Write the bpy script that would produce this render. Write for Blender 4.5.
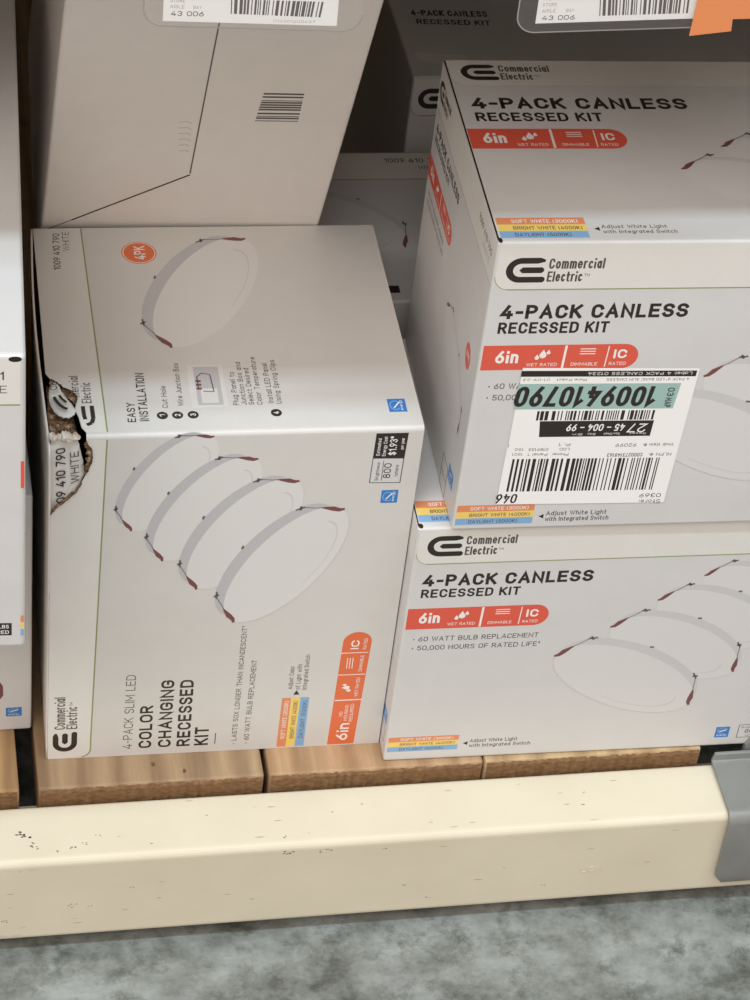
import bpy, bmesh, math, random
from mathutils import Vector, Matrix, Euler
from mathutils.geometry import tessellate_polygon
random.seed(7)
for o in list(bpy.data.objects): bpy.data.objects.remove(o)
S = bpy.context.scene
COL = S.collection

# ------------------------------------------------------------------ camera, light, exposure
cam = bpy.data.cameras.new('camera')
cam.sensor_width = 36.0
cam.lens = 2437.94 * 36.0 / 1000.0
cam.clip_start = 0.05
co = bpy.data.objects.new('camera', cam); COL.objects.link(co)
co.location = (-0.0832, -1.0736, 1.2142)
co.rotation_euler = (math.radians(47.89), math.radians(-5.62), math.radians(-9.59))
S.camera = co
S.view_settings.view_transform = 'Standard'
S.view_settings.look = 'None'
S.view_settings.gamma = 1
S.view_settings.use_curve_mapping = False
S.view_settings.exposure = 0.0

world = bpy.data.worlds.new('store_air'); S.world = world
world.use_nodes = True
bg = world.node_tree.nodes['Background']
bg.inputs['Color'].default_value = (1.0, 0.885, 0.80, 1)
bg.inputs['Strength'].default_value = 0.67

def area(name, loc, target, sx, sy, power, col):
    l = bpy.data.lights.new(name, 'AREA'); l.shape = 'RECTANGLE'; l.size = sx; l.size_y = sy
    l.energy = power; l.color = col
    o = bpy.data.objects.new(name, l); COL.objects.link(o)
    o.location = loc
    o.rotation_euler = (Vector(target) - Vector(loc)).to_track_quat('-Z', 'Y').to_euler()
    return o
# the warehouse's high-bay ceiling lamp, then an added soft fill, five metres up
area('lamp_and_fill', (0.2, -1.47, 5.0), (0.2, -0.1, 0.2), 6.0, 0.22, 188, (0.70, 0.885, 1.0))
area('lamp_and_fill', (-2.1, -3.6, 5.0), (0.2, 0.0, 0.2), 4.5, 2.0, 215, (1.0, 0.95, 0.91))  # soft fill added to brighten the carton fronts and left sides

# ------------------------------------------------------------------ materials
def lin(c):
    c = c / 255.0
    return c / 12.92 if c <= 0.04045 else ((c + 0.055) / 1.055) ** 2.4
def rgb(r, g, b): return (lin(r), lin(g), lin(b), 1)
def mat(name, col, rough=0.5, spec=0.5, metal=0.0):
    m = bpy.data.materials.new(name); m.use_nodes = True
    p = m.node_tree.nodes['Principled BSDF']
    p.inputs['Base Color'].default_value = col
    p.inputs['Roughness'].default_value = rough
    p.inputs['Specular IOR Level'].default_value = spec
    p.inputs['Metallic'].default_value = metal
    return m
def nodes(m): return m.node_tree.nodes, m.node_tree.links, m.node_tree.nodes['Principled BSDF']
def noise(n, l, scale, detail=4, coord='Object', stretch=None, rough=0.55):
    tc = n.new('ShaderNodeTexCoord'); mp = n.new('ShaderNodeMapping'); t = n.new('ShaderNodeTexNoise')
    if stretch: mp.inputs['Scale'].default_value = stretch
    t.inputs['Scale'].default_value = scale; t.inputs['Detail'].default_value = detail
    t.inputs['Roughness'].default_value = rough
    l.new(tc.outputs[coord], mp.inputs['Vector']); l.new(mp.outputs['Vector'], t.inputs['Vector'])
    return t
def ramp(n, l, src, stops):
    r = n.new('ShaderNodeValToRGB'); e = r.color_ramp.elements
    e[0].position, e[0].color = stops[0]; e[1].position, e[1].color = stops[-1]
    for pos, c in stops[1:-1]:
        x = e.new(pos); x.color = c
    l.new(src, r.inputs['Fac']); return r
def mix(n, l, fac, a, b):
    x = n.new('ShaderNodeMix'); x.data_type = 'RGBA'
    for sock, v in ((x.inputs['Factor'], fac), (x.inputs['A'], a), (x.inputs['B'], b)):
        pass
    ins = [s for s in x.inputs if s.enabled]
    for s, v in zip(ins, (fac, a, b)):
        if hasattr(v, 'is_output'): l.new(v, s)
        else: s.default_value = v
    return [s for s in x.outputs if s.enabled][0]
def bump(n, l, p, src, strength, dist=0.01):
    b = n.new('ShaderNodeBump'); b.inputs['Strength'].default_value = strength; b.inputs['Distance'].default_value = dist
    l.new(src, b.inputs['Height']); l.new(b.outputs['Normal'], p.inputs['Normal'])

def board_paper(name, col, rough=0.34, two_sided=False):
    m = mat(name, col, rough, 0.5); n, l, p = nodes(m)
    t = noise(n, l, 9, 2); bump(n, l, p, t.outputs['Fac'], 0.10, 0.02)
    g = noise(n, l, 60, 3)
    r = ramp(n, l, g.outputs['Fac'], [(0.3, tuple(c * 0.97 for c in col[:3]) + (1,)), (0.7, col)])
    src = r.outputs['Color']
    if two_sided:                               # bare brown corrugated board inside
        ge = n.new('ShaderNodeNewGeometry')
        src = mix(n, l, ge.outputs['Backfacing'], src, rgb(92, 72, 54))
    l.new(src, p.inputs['Base Color'])
    return m
M = {}
M['panel'] = board_paper('printed_grey_card', rgb(213, 210, 208), two_sided=False)
M['panel2'] = board_paper('printed_grey_card_open', rgb(213, 209, 204), two_sided=True)
M['plain'] = board_paper('plain_white_card', rgb(238, 231, 224), 0.45)
M['flap'] = board_paper('white_card', rgb(226, 222, 216))
M['flap2'] = board_paper('white_card_open', rgb(226, 221, 212), two_sided=True)
M['olive'] = mat('olive_line', rgb(140, 150, 96), 0.4)
M['ink'] = mat('dark_ink', rgb(46, 38, 34), 0.4)
M['ink2'] = mat('grey_ink', rgb(84, 76, 72), 0.4)
M['pale'] = mat('pale_grey_ink', rgb(176, 172, 168), 0.4)
M['red'] = mat('coral_red_ink', rgb(222, 92, 72), 0.36)
M['orange'] = mat('orange_ink', rgb(226, 112, 68), 0.36)
M['org2'] = mat('stripe_orange', rgb(224, 140, 96), 0.36)
M['yel'] = mat('stripe_yellow', rgb(240, 206, 110), 0.36)
M['blu'] = mat('stripe_blue', rgb(134, 174, 214), 0.36)
M['star'] = mat('blue_badge_ink', rgb(58, 124, 196), 0.36)
M['white'] = mat('white_ink', rgb(242, 238, 234), 0.36)
M['disc'] = mat('picture_white', rgb(219, 216, 213), 0.34)
M['disc2'] = mat('picture_soft_white', rgb(216, 213, 211), 0.34)
M['band'] = mat('picture_grey', rgb(190, 187, 188), 0.34)
M['band2'] = mat('picture_pale_grey', rgb(203, 200, 199), 0.34)
M['ring'] = mat('picture_ring', rgb(206, 201, 197), 0.34)
M['clip'] = mat('picture_clip_brown', rgb(122, 74, 72), 0.4)
M['brass'] = mat('picture_tag', rgb(104, 98, 100), 0.4)
M['paper'] = mat('label_paper', rgb(246, 243, 240), 0.55)
M['teal'] = mat('teal_print', rgb(160, 190, 184), 0.5)
M['gap'] = mat('card_gap_dark', rgb(52, 42, 36), 0.9, 0.1)
M['torn'] = mat('torn_board', rgb(120, 92, 66), 0.9, 0.1)
n, l, p = nodes(M['torn']); t = noise(n, l, 240, 4)
r = ramp(n, l, t.outputs['Fac'], [(0.3, rgb(78, 58, 44)), (0.55, rgb(134, 104, 78)), (0.8, rgb(222, 206, 186))]); l.new(r.outputs['Color'], p.inputs['Base Color'])
bump(n, l, p, t.outputs['Fac'], 0.8, 0.004)
M['fuzz'] = mat('torn_paper_pulp', rgb(216, 206, 194), 0.9, 0.1)
n, l, p = nodes(M['fuzz']); t = noise(n, l, 200, 4)
r = ramp(n, l, t.outputs['Fac'], [(0.35, rgb(150, 116, 82)), (0.5, rgb(214, 202, 188)), (0.8, rgb(232, 228, 222))]); l.new(r.outputs['Color'], p.inputs['Base Color'])
bump(n, l, p, t.outputs['Fac'], 0.8, 0.004)

# cream beam paint with scuffs
M['cream'] = mat('cream_enamel', rgb(224, 206, 172), 0.5, 0.35); n, l, p = nodes(M['cream'])
a = noise(n, l, 14, 5); b_ = noise(n, l, 40, 6, stretch=(0.5, 1.6, 1.6)); c_ = noise(n, l, 6, 3)
base = ramp(n, l, a.outputs['Fac'], [(0.3, rgb(213, 202, 178)), (0.7, rgb(220, 209, 186))])
sc = ramp(n, l, b_.outputs['Fac'], [(0.70, (0, 0, 0, 1)), (0.80, (0.5, 0.5, 0.5, 1))])
cm = mix(n, l, sc.outputs['Color'], base.outputs['Color'], rgb(150, 140, 118))
l.new(cm, p.inputs['Base Color']); bump(n, l, p, a.outputs['Fac'], 0.08, 0.01)
M['scuff'] = mat('scuffed_paint', rgb(176, 163, 134), 0.7)
M['chip'] = mat('chipped_paint', rgb(92, 84, 72), 0.8)
M['grey'] = mat('grey_enamel', rgb(150, 152, 153), 0.38, 0.5); n, l, p = nodes(M['grey'])
a = noise(n, l, 30, 4); r = ramp(n, l, a.outputs['Fac'], [(0.3, rgb(122, 122, 118)), (0.7, rgb(133, 133, 129))]); l.new(r.outputs['Color'], p.inputs['Base Color'])
bump(n, l, p, a.outputs['Fac'], 0.1, 0.01)
M['post'] = mat('upright_enamel', rgb(140, 141, 142), 0.45)

def wood(name, light, dark, shift):
    m = mat(name, light, 0.6, 0.3); n, l, p = nodes(m)
    tc = n.new('ShaderNodeTexCoord'); mp = n.new('ShaderNodeMapping')
    mp.inputs['Location'].default_value = (shift, shift * 3.1, 0.02); mp.inputs['Scale'].default_value = (1, 0.10, 1)
    mp.inputs['Rotation'].default_value = (0, 0, 0.12)
    w = n.new('ShaderNodeTexWave'); w.bands_direction = 'X'; w.inputs['Scale'].default_value = 13
    w.inputs['Distortion'].default_value = 5.5; w.inputs['Detail'].default_value = 2; w.inputs['Detail Scale'].default_value = 1.6
    l.new(tc.outputs['Object'], mp.inputs['Vector']); l.new(mp.outputs['Vector'], w.inputs['Vector'])
    fine = noise(n, l, 60, 5, stretch=(3.5, 0.25, 3.5)); blot = noise(n, l, 16, 4)
    mid = tuple((x + y) / 2 for x, y in zip(light, dark))
    r = ramp(n, l, w.outputs['Color'], [(0.0, light), (0.55, tuple(0.8 * x + 0.2 * y for x, y in zip(light, dark))), (1.0, mid)])
    r2 = ramp(n, l, fine.outputs['Fac'], [(0.35, (0.72, 0.68, 0.64, 1)), (0.65, (1, 1, 1, 1))])
    mu = n.new('ShaderNodeMix'); mu.data_type = 'RGBA'; mu.blend_type = 'MULTIPLY'
    ins = [s for s in mu.inputs if s.enabled]; ins[0].default_value = 0.55
    l.new(r.outputs['Color'], ins[1]); l.new(r2.outputs['Color'], ins[2])
    k = ramp(n, l, blot.outputs['Fac'], [(0.62, (0, 0, 0, 1)), (0.80, (1, 1, 1, 1))])
    c = mix(n, l, k.outputs['Color'], [s for s in mu.outputs if s.enabled][0], dark)
    l.new(c, p.inputs['Base Color']); bump(n, l, p, fine.outputs['Fac'], 0.35, 0.004)
    return m
M['endgrain'] = mat('rough_end_grain', rgb(150, 118, 82), 0.85, 0.2); n, l, p = nodes(M['endgrain'])
t = noise(n, l, 330, 4, stretch=(0.6, 1, 1)); r = ramp(n, l, t.outputs['Fac'], [(0.3, rgb(104, 76, 52)), (0.7, rgb(136, 104, 72))]); l.new(r.outputs['Color'], p.inputs['Base Color'])
bump(n, l, p, t.outputs['Fac'], 0.3, 0.002)
M['knot'] = mat('wood_knot', rgb(104, 72, 48), 0.7)

# polished concrete
M['conc'] = mat('concrete', rgb(140, 143, 140), 0.42, 0.4); n, l, p = nodes(M['conc'])
a = noise(n, l, 15, 10, rough=0.72, stretch=(1, 1.3, 1)); b_ = noise(n, l, 34, 10, rough=0.78); c_ = noise(n, l, 70, 8, rough=0.75, stretch=(0.6, 1.4, 1))
r1 = ramp(n, l, a.outputs['Fac'], [(0.34, rgb(72, 74, 65)), (0.47, rgb(120, 122, 117)), (0.66, rgb(156, 159, 156))])
r2 = ramp(n, l, b_.outputs['Fac'], [(0.42, (0, 0, 0, 1)), (0.32, (0, 0, 0, 1)), (0.62, (1, 1, 1, 1))])
r2 = ramp(n, l, b_.outputs['Fac'], [(0.50, (0, 0, 0, 1)), (0.66, (0.8, 0.8, 0.8, 1))])
c1 = mix(n, l, r2.outputs['Color'], r1.outputs['Color'], rgb(72, 74, 65))
r3 = ramp(n, l, c_.outputs['Fac'], [(0.60, (0, 0, 0, 1)), (0.72, (0.6, 0.6, 0.6, 1))])
c2 = mix(n, l, r3.outputs['Color'], c1, rgb(148, 150, 148))
l.new(c2, p.inputs['Base Color'])
M['dark'] = mat('dark_shade_panel', rgb(66, 60, 57), 0.8, 0.2)  # dark colour of the added panels, stands in for unlit depth
M['deck'] = mat('deck_underside', rgb(206, 186, 160), 0.8, 0.2)
# clear tag sleeve
M['clear'] = bpy.data.materials.new('clear_plastic'); M['clear'].use_nodes = True
n = M['clear'].node_tree.nodes; l = M['clear'].node_tree.links; n.clear()
o_ = n.new('ShaderNodeOutputMaterial'); tr = n.new('ShaderNodeBsdfTransparent'); tr.inputs['Color'].default_value = (0.97, 0.97, 0.97, 1)
gl = n.new('ShaderNodeBsdfPrincipled'); gl.inputs['Base Color'].default_value = rgb(196, 190, 186); gl.inputs['Roughness'].default_value = 0.25
mx = n.new('ShaderNodeMixShader'); mx.inputs[0].default_value = 0.12
l.new(tr.outputs[0], mx.inputs[1]); l.new(gl.outputs[0], mx.inputs[2]); l.new(mx.outputs[0], o_.inputs['Surface'])
M['rim'] = mat('clear_plastic_edge', rgb(150, 145, 142), 0.3)
M['tagor'] = mat('orange_tag', rgb(228, 140, 88), 0.5)

# ------------------------------------------------------------------ object helpers
def link(name, me, parent=None):
    o = bpy.data.objects.new(name, me); COL.objects.link(o)
    if parent: o.parent = parent
    return o
def obj(name, bm, mats, parent=None, smooth=False):
    bmesh.ops.recalc_face_normals(bm, faces=bm.faces) if smooth != 'keep' else None
    me = bpy.data.meshes.new(name); bm.to_mesh(me); bm.free()
    for m in (mats if isinstance(mats, (list, tuple)) else [mats]): me.materials.append(m)
    if smooth is True:
        for f in me.polygons: f.use_smooth = True
    return link(name, me, parent)
def thing(name, label, cat, loc=(0, 0, 0), yaw=0, group=None, matrix=None):
    o = bpy.data.objects.new(name, None); COL.objects.link(o); o.empty_display_size = 0.02
    if matrix is not None: o.matrix_world = matrix
    else: o.location = loc; o.rotation_euler = (0, 0, yaw)
    return tag(o, label, cat, group)
def tag(o, label, cat, group=None):
    o['label'] = label; o['category'] = cat
    if group: o['group'] = group
    return o
def structure(o):
    o['kind'] = 'structure'; return o
def box(bm, x0, x1, y0, y1, z0, z1, bev=0.0, seg=2, mi=0):
    r = bmesh.ops.create_cube(bm, size=1.0)
    for v in r['verts']:
        v.co = Vector(((x0 + x1) / 2 + v.co.x * (x1 - x0), (y0 + y1) / 2 + v.co.y * (y1 - y0), (z0 + z1) / 2 + v.co.z * (z1 - z0)))
    fs = set(f for v in r['verts'] for f in v.link_faces)
    for f in fs: f.material_index = mi
    if bev:
        es = set(e for v in r['verts'] for e in v.link_edges)
        bmesh.ops.bevel(bm, geom=list(es), offset=bev, segments=seg, affect='EDGES', profile=0.5)
    return bm

class Face:
    """a flat face of a carton: origin, right, up, all in the thing's own metres"""
    def __init__(s, O, U, V):
        s.O, s.U, s.V = Vector(O), Vector(U).normalized(), Vector(V).normalized(); s.N = s.U.cross(s.V)
    def at(s, u, v, lift=0.0): return s.O + s.U * (u * 0.001) + s.V * (v * 0.001) + s.N * lift
LIFT = 0.000022
def _arc(cx, cy, rx, ry, a, b):
    n = max(3, int(abs(b - a) / 22))
    return [(cx + rx * math.cos(math.radians(a + (b - a) * k / n)), cy + ry * math.sin(math.radians(a + (b - a) * k / n))) for k in range(n + 1)]
_a = _arc
# single-stroke lettering: width, then strokes in cap-height units
GLYPH = {
 'A': (.62, [[(0, 0), (.31, 1), (.62, 0)], [(.12, .32), (.50, .32)]]),
 'B': (.56, [[(0, .52), (0, 1)] + _a(.29, .76, .23, .24, 90, -90) + [(0, .52)], [(0, .52), (0, 0)] + _a(.29, .26, .27, .26, -90, 90) + [(0, .52)]]),
 'C': (.56, [_a(.28, .70, .28, .30, 10, 180) + _a(.28, .30, .28, .30, 180, 350)]),
 'D': (.58, [[(0, 0), (0, 1)] + _a(.26, .68, .32, .32, 90, 0) + _a(.26, .32, .32, .32, 0, -90) + [(0, 0)]]),
 'E': (.50, [[(.50, 1), (0, 1), (0, 0), (.50, 0)], [(0, .52), (.43, .52)]]),
 'F': (.48, [[(.48, 1), (0, 1), (0, 0)], [(0, .50), (.42, .50)]]),
 'G': (.58, [_a(.29, .70, .29, .30, 12, 180) + _a(.29, .30, .29, .30, 180, 360) + [(.58, .48), (.32, .48)]]),
 'H': (.56, [[(0, 0), (0, 1)], [(.56, 0), (.56, 1)], [(0, .52), (.56, .52)]]),
 'I': (.0, [[(0, 0), (0, 1)]]),
 'J': (.42, [[(.42, 1), (.42, .24)] + _a(.21, .24, .21, .24, 0, -170)]),
 'K': (.56, [[(0, 0), (0, 1)], [(.54, 1), (0, .42)], [(.17, .60), (.56, 0)]]),
 'L': (.46, [[(0, 1), (0, 0), (.46, 0)]]),
 'M': (.74, [[(0, 0), (0, 1), (.37, .28), (.74, 1), (.74, 0)]]),
 'N': (.58, [[(0, 0), (0, 1), (.58, 0), (.58, 1)]]),
 'O': (.60, [_a(.30, .68, .30, .32, 0, 180) + _a(.30, .32, .30, .32, 180, 360) + [(.60, .68)]]),
 'P': (.54, [[(0, 0), (0, 1)] + _a(.28, .73, .26, .27, 90, -90) + [(0, .46)]]),
 'Q': (.60, [_a(.30, .68, .30, .32, 0, 180) + _a(.30, .32, .30, .32, 180, 360) + [(.60, .68)], [(.36, .22), (.62, -.06)]]),
 'R': (.56, [[(0, 0), (0, 1)] + _a(.28, .74, .26, .26, 90, -90) + [(0, .48)], [(.28, .48), (.56, 0)]]),
 'S': (.54, [_a(.27, .755, .26, .245, 15, 270) + _a(.27, .255, .27, .255, 90, -165)]),
 'T': (.56, [[(0, 1), (.56, 1)], [(.28, 1), (.28, 0)]]),
 'U': (.56, [[(0, 1), (0, .30)] + _a(.28, .30, .28, .30, 180, 360) + [(.56, 1)]]),
 'V': (.60, [[(0, 1), (.30, 0), (.60, 1)]]),
 'W': (.88, [[(0, 1), (.22, 0), (.44, .95), (.66, 0), (.88, 1)]]),
 'X': (.58, [[(0, 0), (.58, 1)], [(0, 1), (.58, 0)]]),
 'Y': (.58, [[(0, 1), (.29, .46), (.58, 1)], [(.29, .46), (.29, 0)]]),
 'Z': (.54, [[(0, 1), (.54, 1), (0, 0), (.54, 0)]]),
 '0': (.54, [_a(.27, .70, .27, .30, 0, 180) + _a(.27, .30, .27, .30, 180, 360) + [(.54, .70)]]),
 '1': (.28, [[(0, .78), (.26, 1), (.26, 0)]]),
 '2': (.52, [_a(.26, .73, .26, .27, 170, -25) + [(0, 0), (.52, 0)]]),
 '3': (.54, [_a(.27, .755, .25, .245, 160, -90), _a(.27, .26, .27, .26, 90, -165)]),
 '4': (.58, [[(.36, 1), (0, .26), (.58, .26)], [(.43, .50), (.43, 0)]]),
 '5': (.52, [[(.48, 1), (.07, 1), (.04, .54)] + _a(.26, .31, .26, .31, 125, -160)]),
 '6': (.54, [_a(.27, .30, .27, .30, 0, 360), [(.42, 1), (.05, .46)]]),
 '7': (.50, [[(0, 1), (.50, 1), (.16, 0)]]),
 '8': (.54, [_a(.27, .76, .22, .24, 0, 360), _a(.27, .27, .27, .265, 0, 360)]),
 '9': (.54, [_a(.27, .70, .27, .30, 0, 360), [(.49, .54), (.12, 0)]]),
 'a': (.44, [_a(.21, .35, .21, .35, 0, 360), [(.44, .70), (.44, 0)]]),
 'b': (.46, [[(0, 1), (0, 0)], _a(.23, .35, .23, .35, 0, 360)]),
 'c': (.42, [_a(.22, .35, .22, .35, 45, 315)]),
 'd': (.46, [[(.46, 1), (.46, 0)], _a(.23, .35, .23, .35, 0, 360)]),
 'e': (.46, [[(.02, .36), (.46, .36)] + _a(.23, .36, .23, .35, 0, 315)]),
 'f': (.30, [[(.10, 0), (.10, .78)] + _a(.28, .80, .18, .20, 180, 90), [(0, .66), (.28, .66)]]),
 'g': (.46, [_a(.23, .35, .23, .35, 0, 360), [(.46, .70), (.46, -.06)] + _a(.24, -.06, .22, .22, 0, -155)]),
 'h': (.44, [[(0, 0), (0, 1)], [(0, .40)] + _a(.22, .46, .22, .24, 180, 0) + [(.44, 0)]]),
 'i': (.0, [[(0, 0), (0, .60)], [(0, .95), (0, 1)]]),
 'j': (.10, [[(.10, .70), (.10, -.16), (0, -.26)], [(.10, .86), (.10, 1)]]),
 'k': (.42, [[(0, 0), (0, 1)], [(.40, .70), (0, .28)], [(.14, .44), (.42, 0)]]),
 'l': (.0, [[(0, 0), (0, 1)]]),
 'm': (.76, [[(0, 0), (0, .70)], [(0, .44)] + _a(.19, .50, .19, .20, 180, 0) + [(.38, 0)], [(.38, .44)] + _a(.57, .50, .19, .20, 180, 0) + [(.76, 0)]]),
 'n': (.44, [[(0, 0), (0, .70)], [(0, .42)] + _a(.22, .47, .22, .23, 180, 0) + [(.44, 0)]]),
 'o': (.46, [_a(.23, .35, .23, .35, 0, 360)]),
 'p': (.46, [[(0, .70), (0, -.28)], _a(.23, .35, .23, .35, 0, 360)]),
 'q': (.46, [[(.46, .70), (.46, -.28)], _a(.23, .35, .23, .35, 0, 360)]),
 'r': (.28, [[(0, 0), (0, .70)], [(0, .42)] + _a(.22, .46, .22, .24, 180, 80)]),
 's': (.38, [_a(.19, .52, .18, .18, 30, 270) + _a(.19, .17, .19, .17, 90, -150)]),
 't': (.30, [[(.10, .95), (.10, .16)] + _a(.24, .16, .14, .16, 180, 280), [(0, .68), (.30, .68)]]),
 'u': (.44, [[(0, .70), (0, .24)] + _a(.22, .24, .22, .24, 180, 360), [(.44, .70), (.44, 0)]]),
 'v': (.44, [[(0, .70), (.22, 0), (.44, .70)]]),
 'w': (.66, [[(0, .70), (.165, 0), (.33, .66), (.495, 0), (.66, .70)]]),
 'x': (.42, [[(0, 0), (.42, .70)], [(0, .70), (.42, 0)]]),
 'y': (.44, [[(0, .70), (.22, 0)], [(.44, .70), (.14, -.28), (.02, -.28)]]),
 'z': (.40, [[(0, .70), (.40, .70), (0, 0), (.40, 0)]]),
 '-': (.26, [[(0, .45), (.26, .45)]]), '–': (.50, [[(0, .47), (.50, .47)]]),
 '.': (.0, [[(0, 0), (0, .06)]]), ',': (.04, [[(.04, .06), (0, -.16)]]), ':': (.0, [[(0, .08), (0, .18)], [(0, .52), (0, .62)]]),
 '/': (.40, [[(0, -.05), (.40, 1.05)]]), '#': (.54, [[(.16, 0), (.22, 1)], [(.36, 0), (.42, 1)], [(0, .34), (.52, .34)], [(.02, .68), (.54, .68)]]),
 '*': (.26, [[(.13, .62), (.13, 1)], [(0, .72), (.26, .90)], [(0, .90), (.26, .72)]]),
 '"': (.18, [[(0, .70), (0, 1)], [(.18, .70), (.18, 1)]]),
 '$': (.54, [_a(.27, .72, .26, .20, 15, 270) + _a(.27, .28, .27, .22, 90, -165), [(.27, -.08), (.27, 1.08)]]),
 '•': (.10, [[(.05, .36), (.05, .54)], [(.0, .45), (.10, .45)]]),
 '(': (.16, [_a(.22, .45, .22, .62, 125, 235)]), ')': (.16, [_a(-.06, .45, .22, .62, 55, -55)]),
 '¹': (.14, [[(0, .86), (.13, 1), (.13, .56)]]),
}
class Part:
    """flat print on a face, collected into one mesh"""
    def __init__(s, face): s.f = face; s.v = []; s.p = []; s.m = []; s.mats = []
    def mi(s, m):
        m = M[m]
        if m not in s.mats: s.mats.append(m)
        return s.mats.index(m)
    def poly(s, pts, m, layer=1):
        b = len(s.v); i = s.mi(m)
        s.v += [s.f.at(u, v, LIFT * layer) for u, v in pts]
        tri = tessellate_polygon([[Vector((u, v, 0)) for u, v in pts]])
        for t in tri:
            a, b2, c = t
            ar = (pts[b2][0] - pts[a][0]) * (pts[c][1] - pts[a][1]) - (pts[b2][1] - pts[a][1]) * (pts[c][0] - pts[a][0])
            s.p.append((b + a, b + b2, b + c) if ar > 0 else (b + a, b + c, b + b2)); s.m.append(i)
        return s
    def rect(s, u0, v0, u1, v1, m, layer=1): return s.poly([(u0, v0), (u1, v0), (u1, v1), (u0, v1)], m, layer)
    def ell(s, c, a, b, m, layer=1, t0=0, t1=360, n=48, inner=None):
        def P(t, k=1.0): return (c[0] + k * (a[0] * math.cos(t) + b[0] * math.sin(t)), c[1] + k * (a[1] * math.cos(t) + b[1] * math.sin(t)))
        ts = [math.radians(t0 + (t1 - t0) * k / n) for k in range(n + 1)]
        if inner is None:
            pts = [P(t) for t in ts]
            if abs(t1 - t0) >= 360: pts = pts[:-1]
            return s.poly(pts, m, layer)
        for x, y in zip(ts[:-1], ts[1:]): s.poly([P(x), P(y), P(y, inner), P(x, inner)], m, layer)
        return s
    def line(s, pts, w, m, layer=1):
        for (x0, y0), (x1, y1) in zip(pts[:-1], pts[1:]):
            layer += 0.07
            d = math.hypot(x1 - x0, y1 - y0) or 1; nx, ny = -(y1 - y0) / d * w / 2, (x1 - x0) / d * w / 2
            s.poly([(x0 + nx, y0 + ny), (x1 + nx, y1 + ny), (x1 - nx, y1 - ny), (x0 - nx, y0 - ny)], m, layer)
        return s
    def text(s, t, p0, p1, cap, m='ink', wt=0.0, layer=2, shear=0.0):
        """stroke lettering fitted between p0 and p1 along the baseline, cap height in mm"""
        dx, dy = p1[0] - p0[0], p1[1] - p0[1]; L = math.hypot(dx, dy); ex, ey = dx / L, dy / L
        sw = cap * max(0.07, 0.125 + 2.5 * wt)
        ng = sum(1 for c in t if c != ' '); units = 0.0
        for k, c in enumerate(t):
            units += 0.30 if c == ' ' else GLYPH[c][0]
            if k < len(t) - 1: units += 0.15
        sw = min(sw, 0.5 * L / max(1, ng)); kx = (L - sw * ng) / units; ky = cap - sw
        i = s.mi(m); x = 0.0; up = [0.0]
        def put(X, Y):
            X += shear * Y; s.v.append(s.f.at(p0[0] + ex * X - ey * Y, p0[1] + ey * X + ex * Y, LIFT * (layer + up[0])))
        for c in t:
            if c == ' ': x += (0.30 + 0.15) * kx; continue
            w, strokes = GLYPH[c]
            for st in strokes:
                up[0] = (up[0] + 0.22) % 0.88
                q = [(x + sw / 2 + a * kx, sw / 2 + b * ky) for a, b in st]
                q = [q[0]] + [b for a, b in zip(q[:-1], q[1:]) if math.hypot(b[0] - a[0], b[1] - a[1]) > 1e-4]
                if len(q) < 2: continue
                closed = len(q) > 3 and math.hypot(q[0][0] - q[-1][0], q[0][1] - q[-1][1]) < 1e-3
                if closed: q = q[:-1]
                n = len(q); h = sw / 2; base = len(s.v)
                for k in range(n):
                    a = q[k - 1] if (k > 0 or closed) else None; b = q[(k + 1) % n] if (k < n - 1 or closed) else None
                    def un(u, v):
                        d = math.hypot(v[0] - u[0], v[1] - u[1]); return ((v[0] - u[0]) / d, (v[1] - u[1]) / d)
                    d0 = un(a, q[k]) if a else None; d1 = un(q[k], b) if b else None
                    px, py = q[k]
                    if d0 and d1:
                        nx, ny = -(d0[1] + d1[1]), d0[0] + d1[0]; l = math.hypot(nx, ny) or 1; nx, ny = nx / l, ny / l
                        co_ = max(0.42, nx * -d1[1] + ny * d1[0]); r = h / co_
                    else:
                        d = d0 or d1; nx, ny = -d[1], d[0]; r = h
                        vert = abs(d[1]) > 0.5
                        e = h if True else 0
                        sgn = 1 if d0 else -1
                        px += sgn * d[0] * e * 0.98; py += sgn * d[1] * e * 0.98
                    put(px + nx * r, py + ny * r); put(px - nx * r, py - ny * r)
                for k in range(n if closed else n - 1):
                    a0 = base + 2 * k; b0_ = base + 2 * ((k + 1) % n)
                    s.p.append((a0 + 1, b0_ + 1, b0_, a0)); s.m.append(i)
            x += w * kx + sw + 0.15 * kx
        return s
    def bars(s, tl, tr, br, bl, n, m='ink', layer=2, seed=1, fill=0.5):
        rr = random.Random(seed); ws = [rr.choice((1, 1, 1, 2, 2, 3)) for _ in range(2 * n - 1)]; tot = sum(ws); x = 0
        def lp(p, q, t): return (p[0] + (q[0] - p[0]) * t, p[1] + (q[1] - p[1]) * t)
        for k, w in enumerate(ws):
            if k % 2 == 0:
                t0, t1 = x / tot, (x + w) / tot
                s.poly([lp(bl, br, t0), lp(bl, br, t1), lp(tl, tr, t1), lp(tl, tr, t0)], m, layer)
            x += w
        return s
    def build(s, name, parent, label=None):
        me = bpy.data.meshes.new(name); me.from_pydata(s.v, [], s.p)
        for m in s.mats: me.materials.append(m)
        for q, i in zip(me.polygons, s.m): q.material_index = i
        o = link(name, me, parent)
        if label: o['label'] = label
        return o

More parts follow.
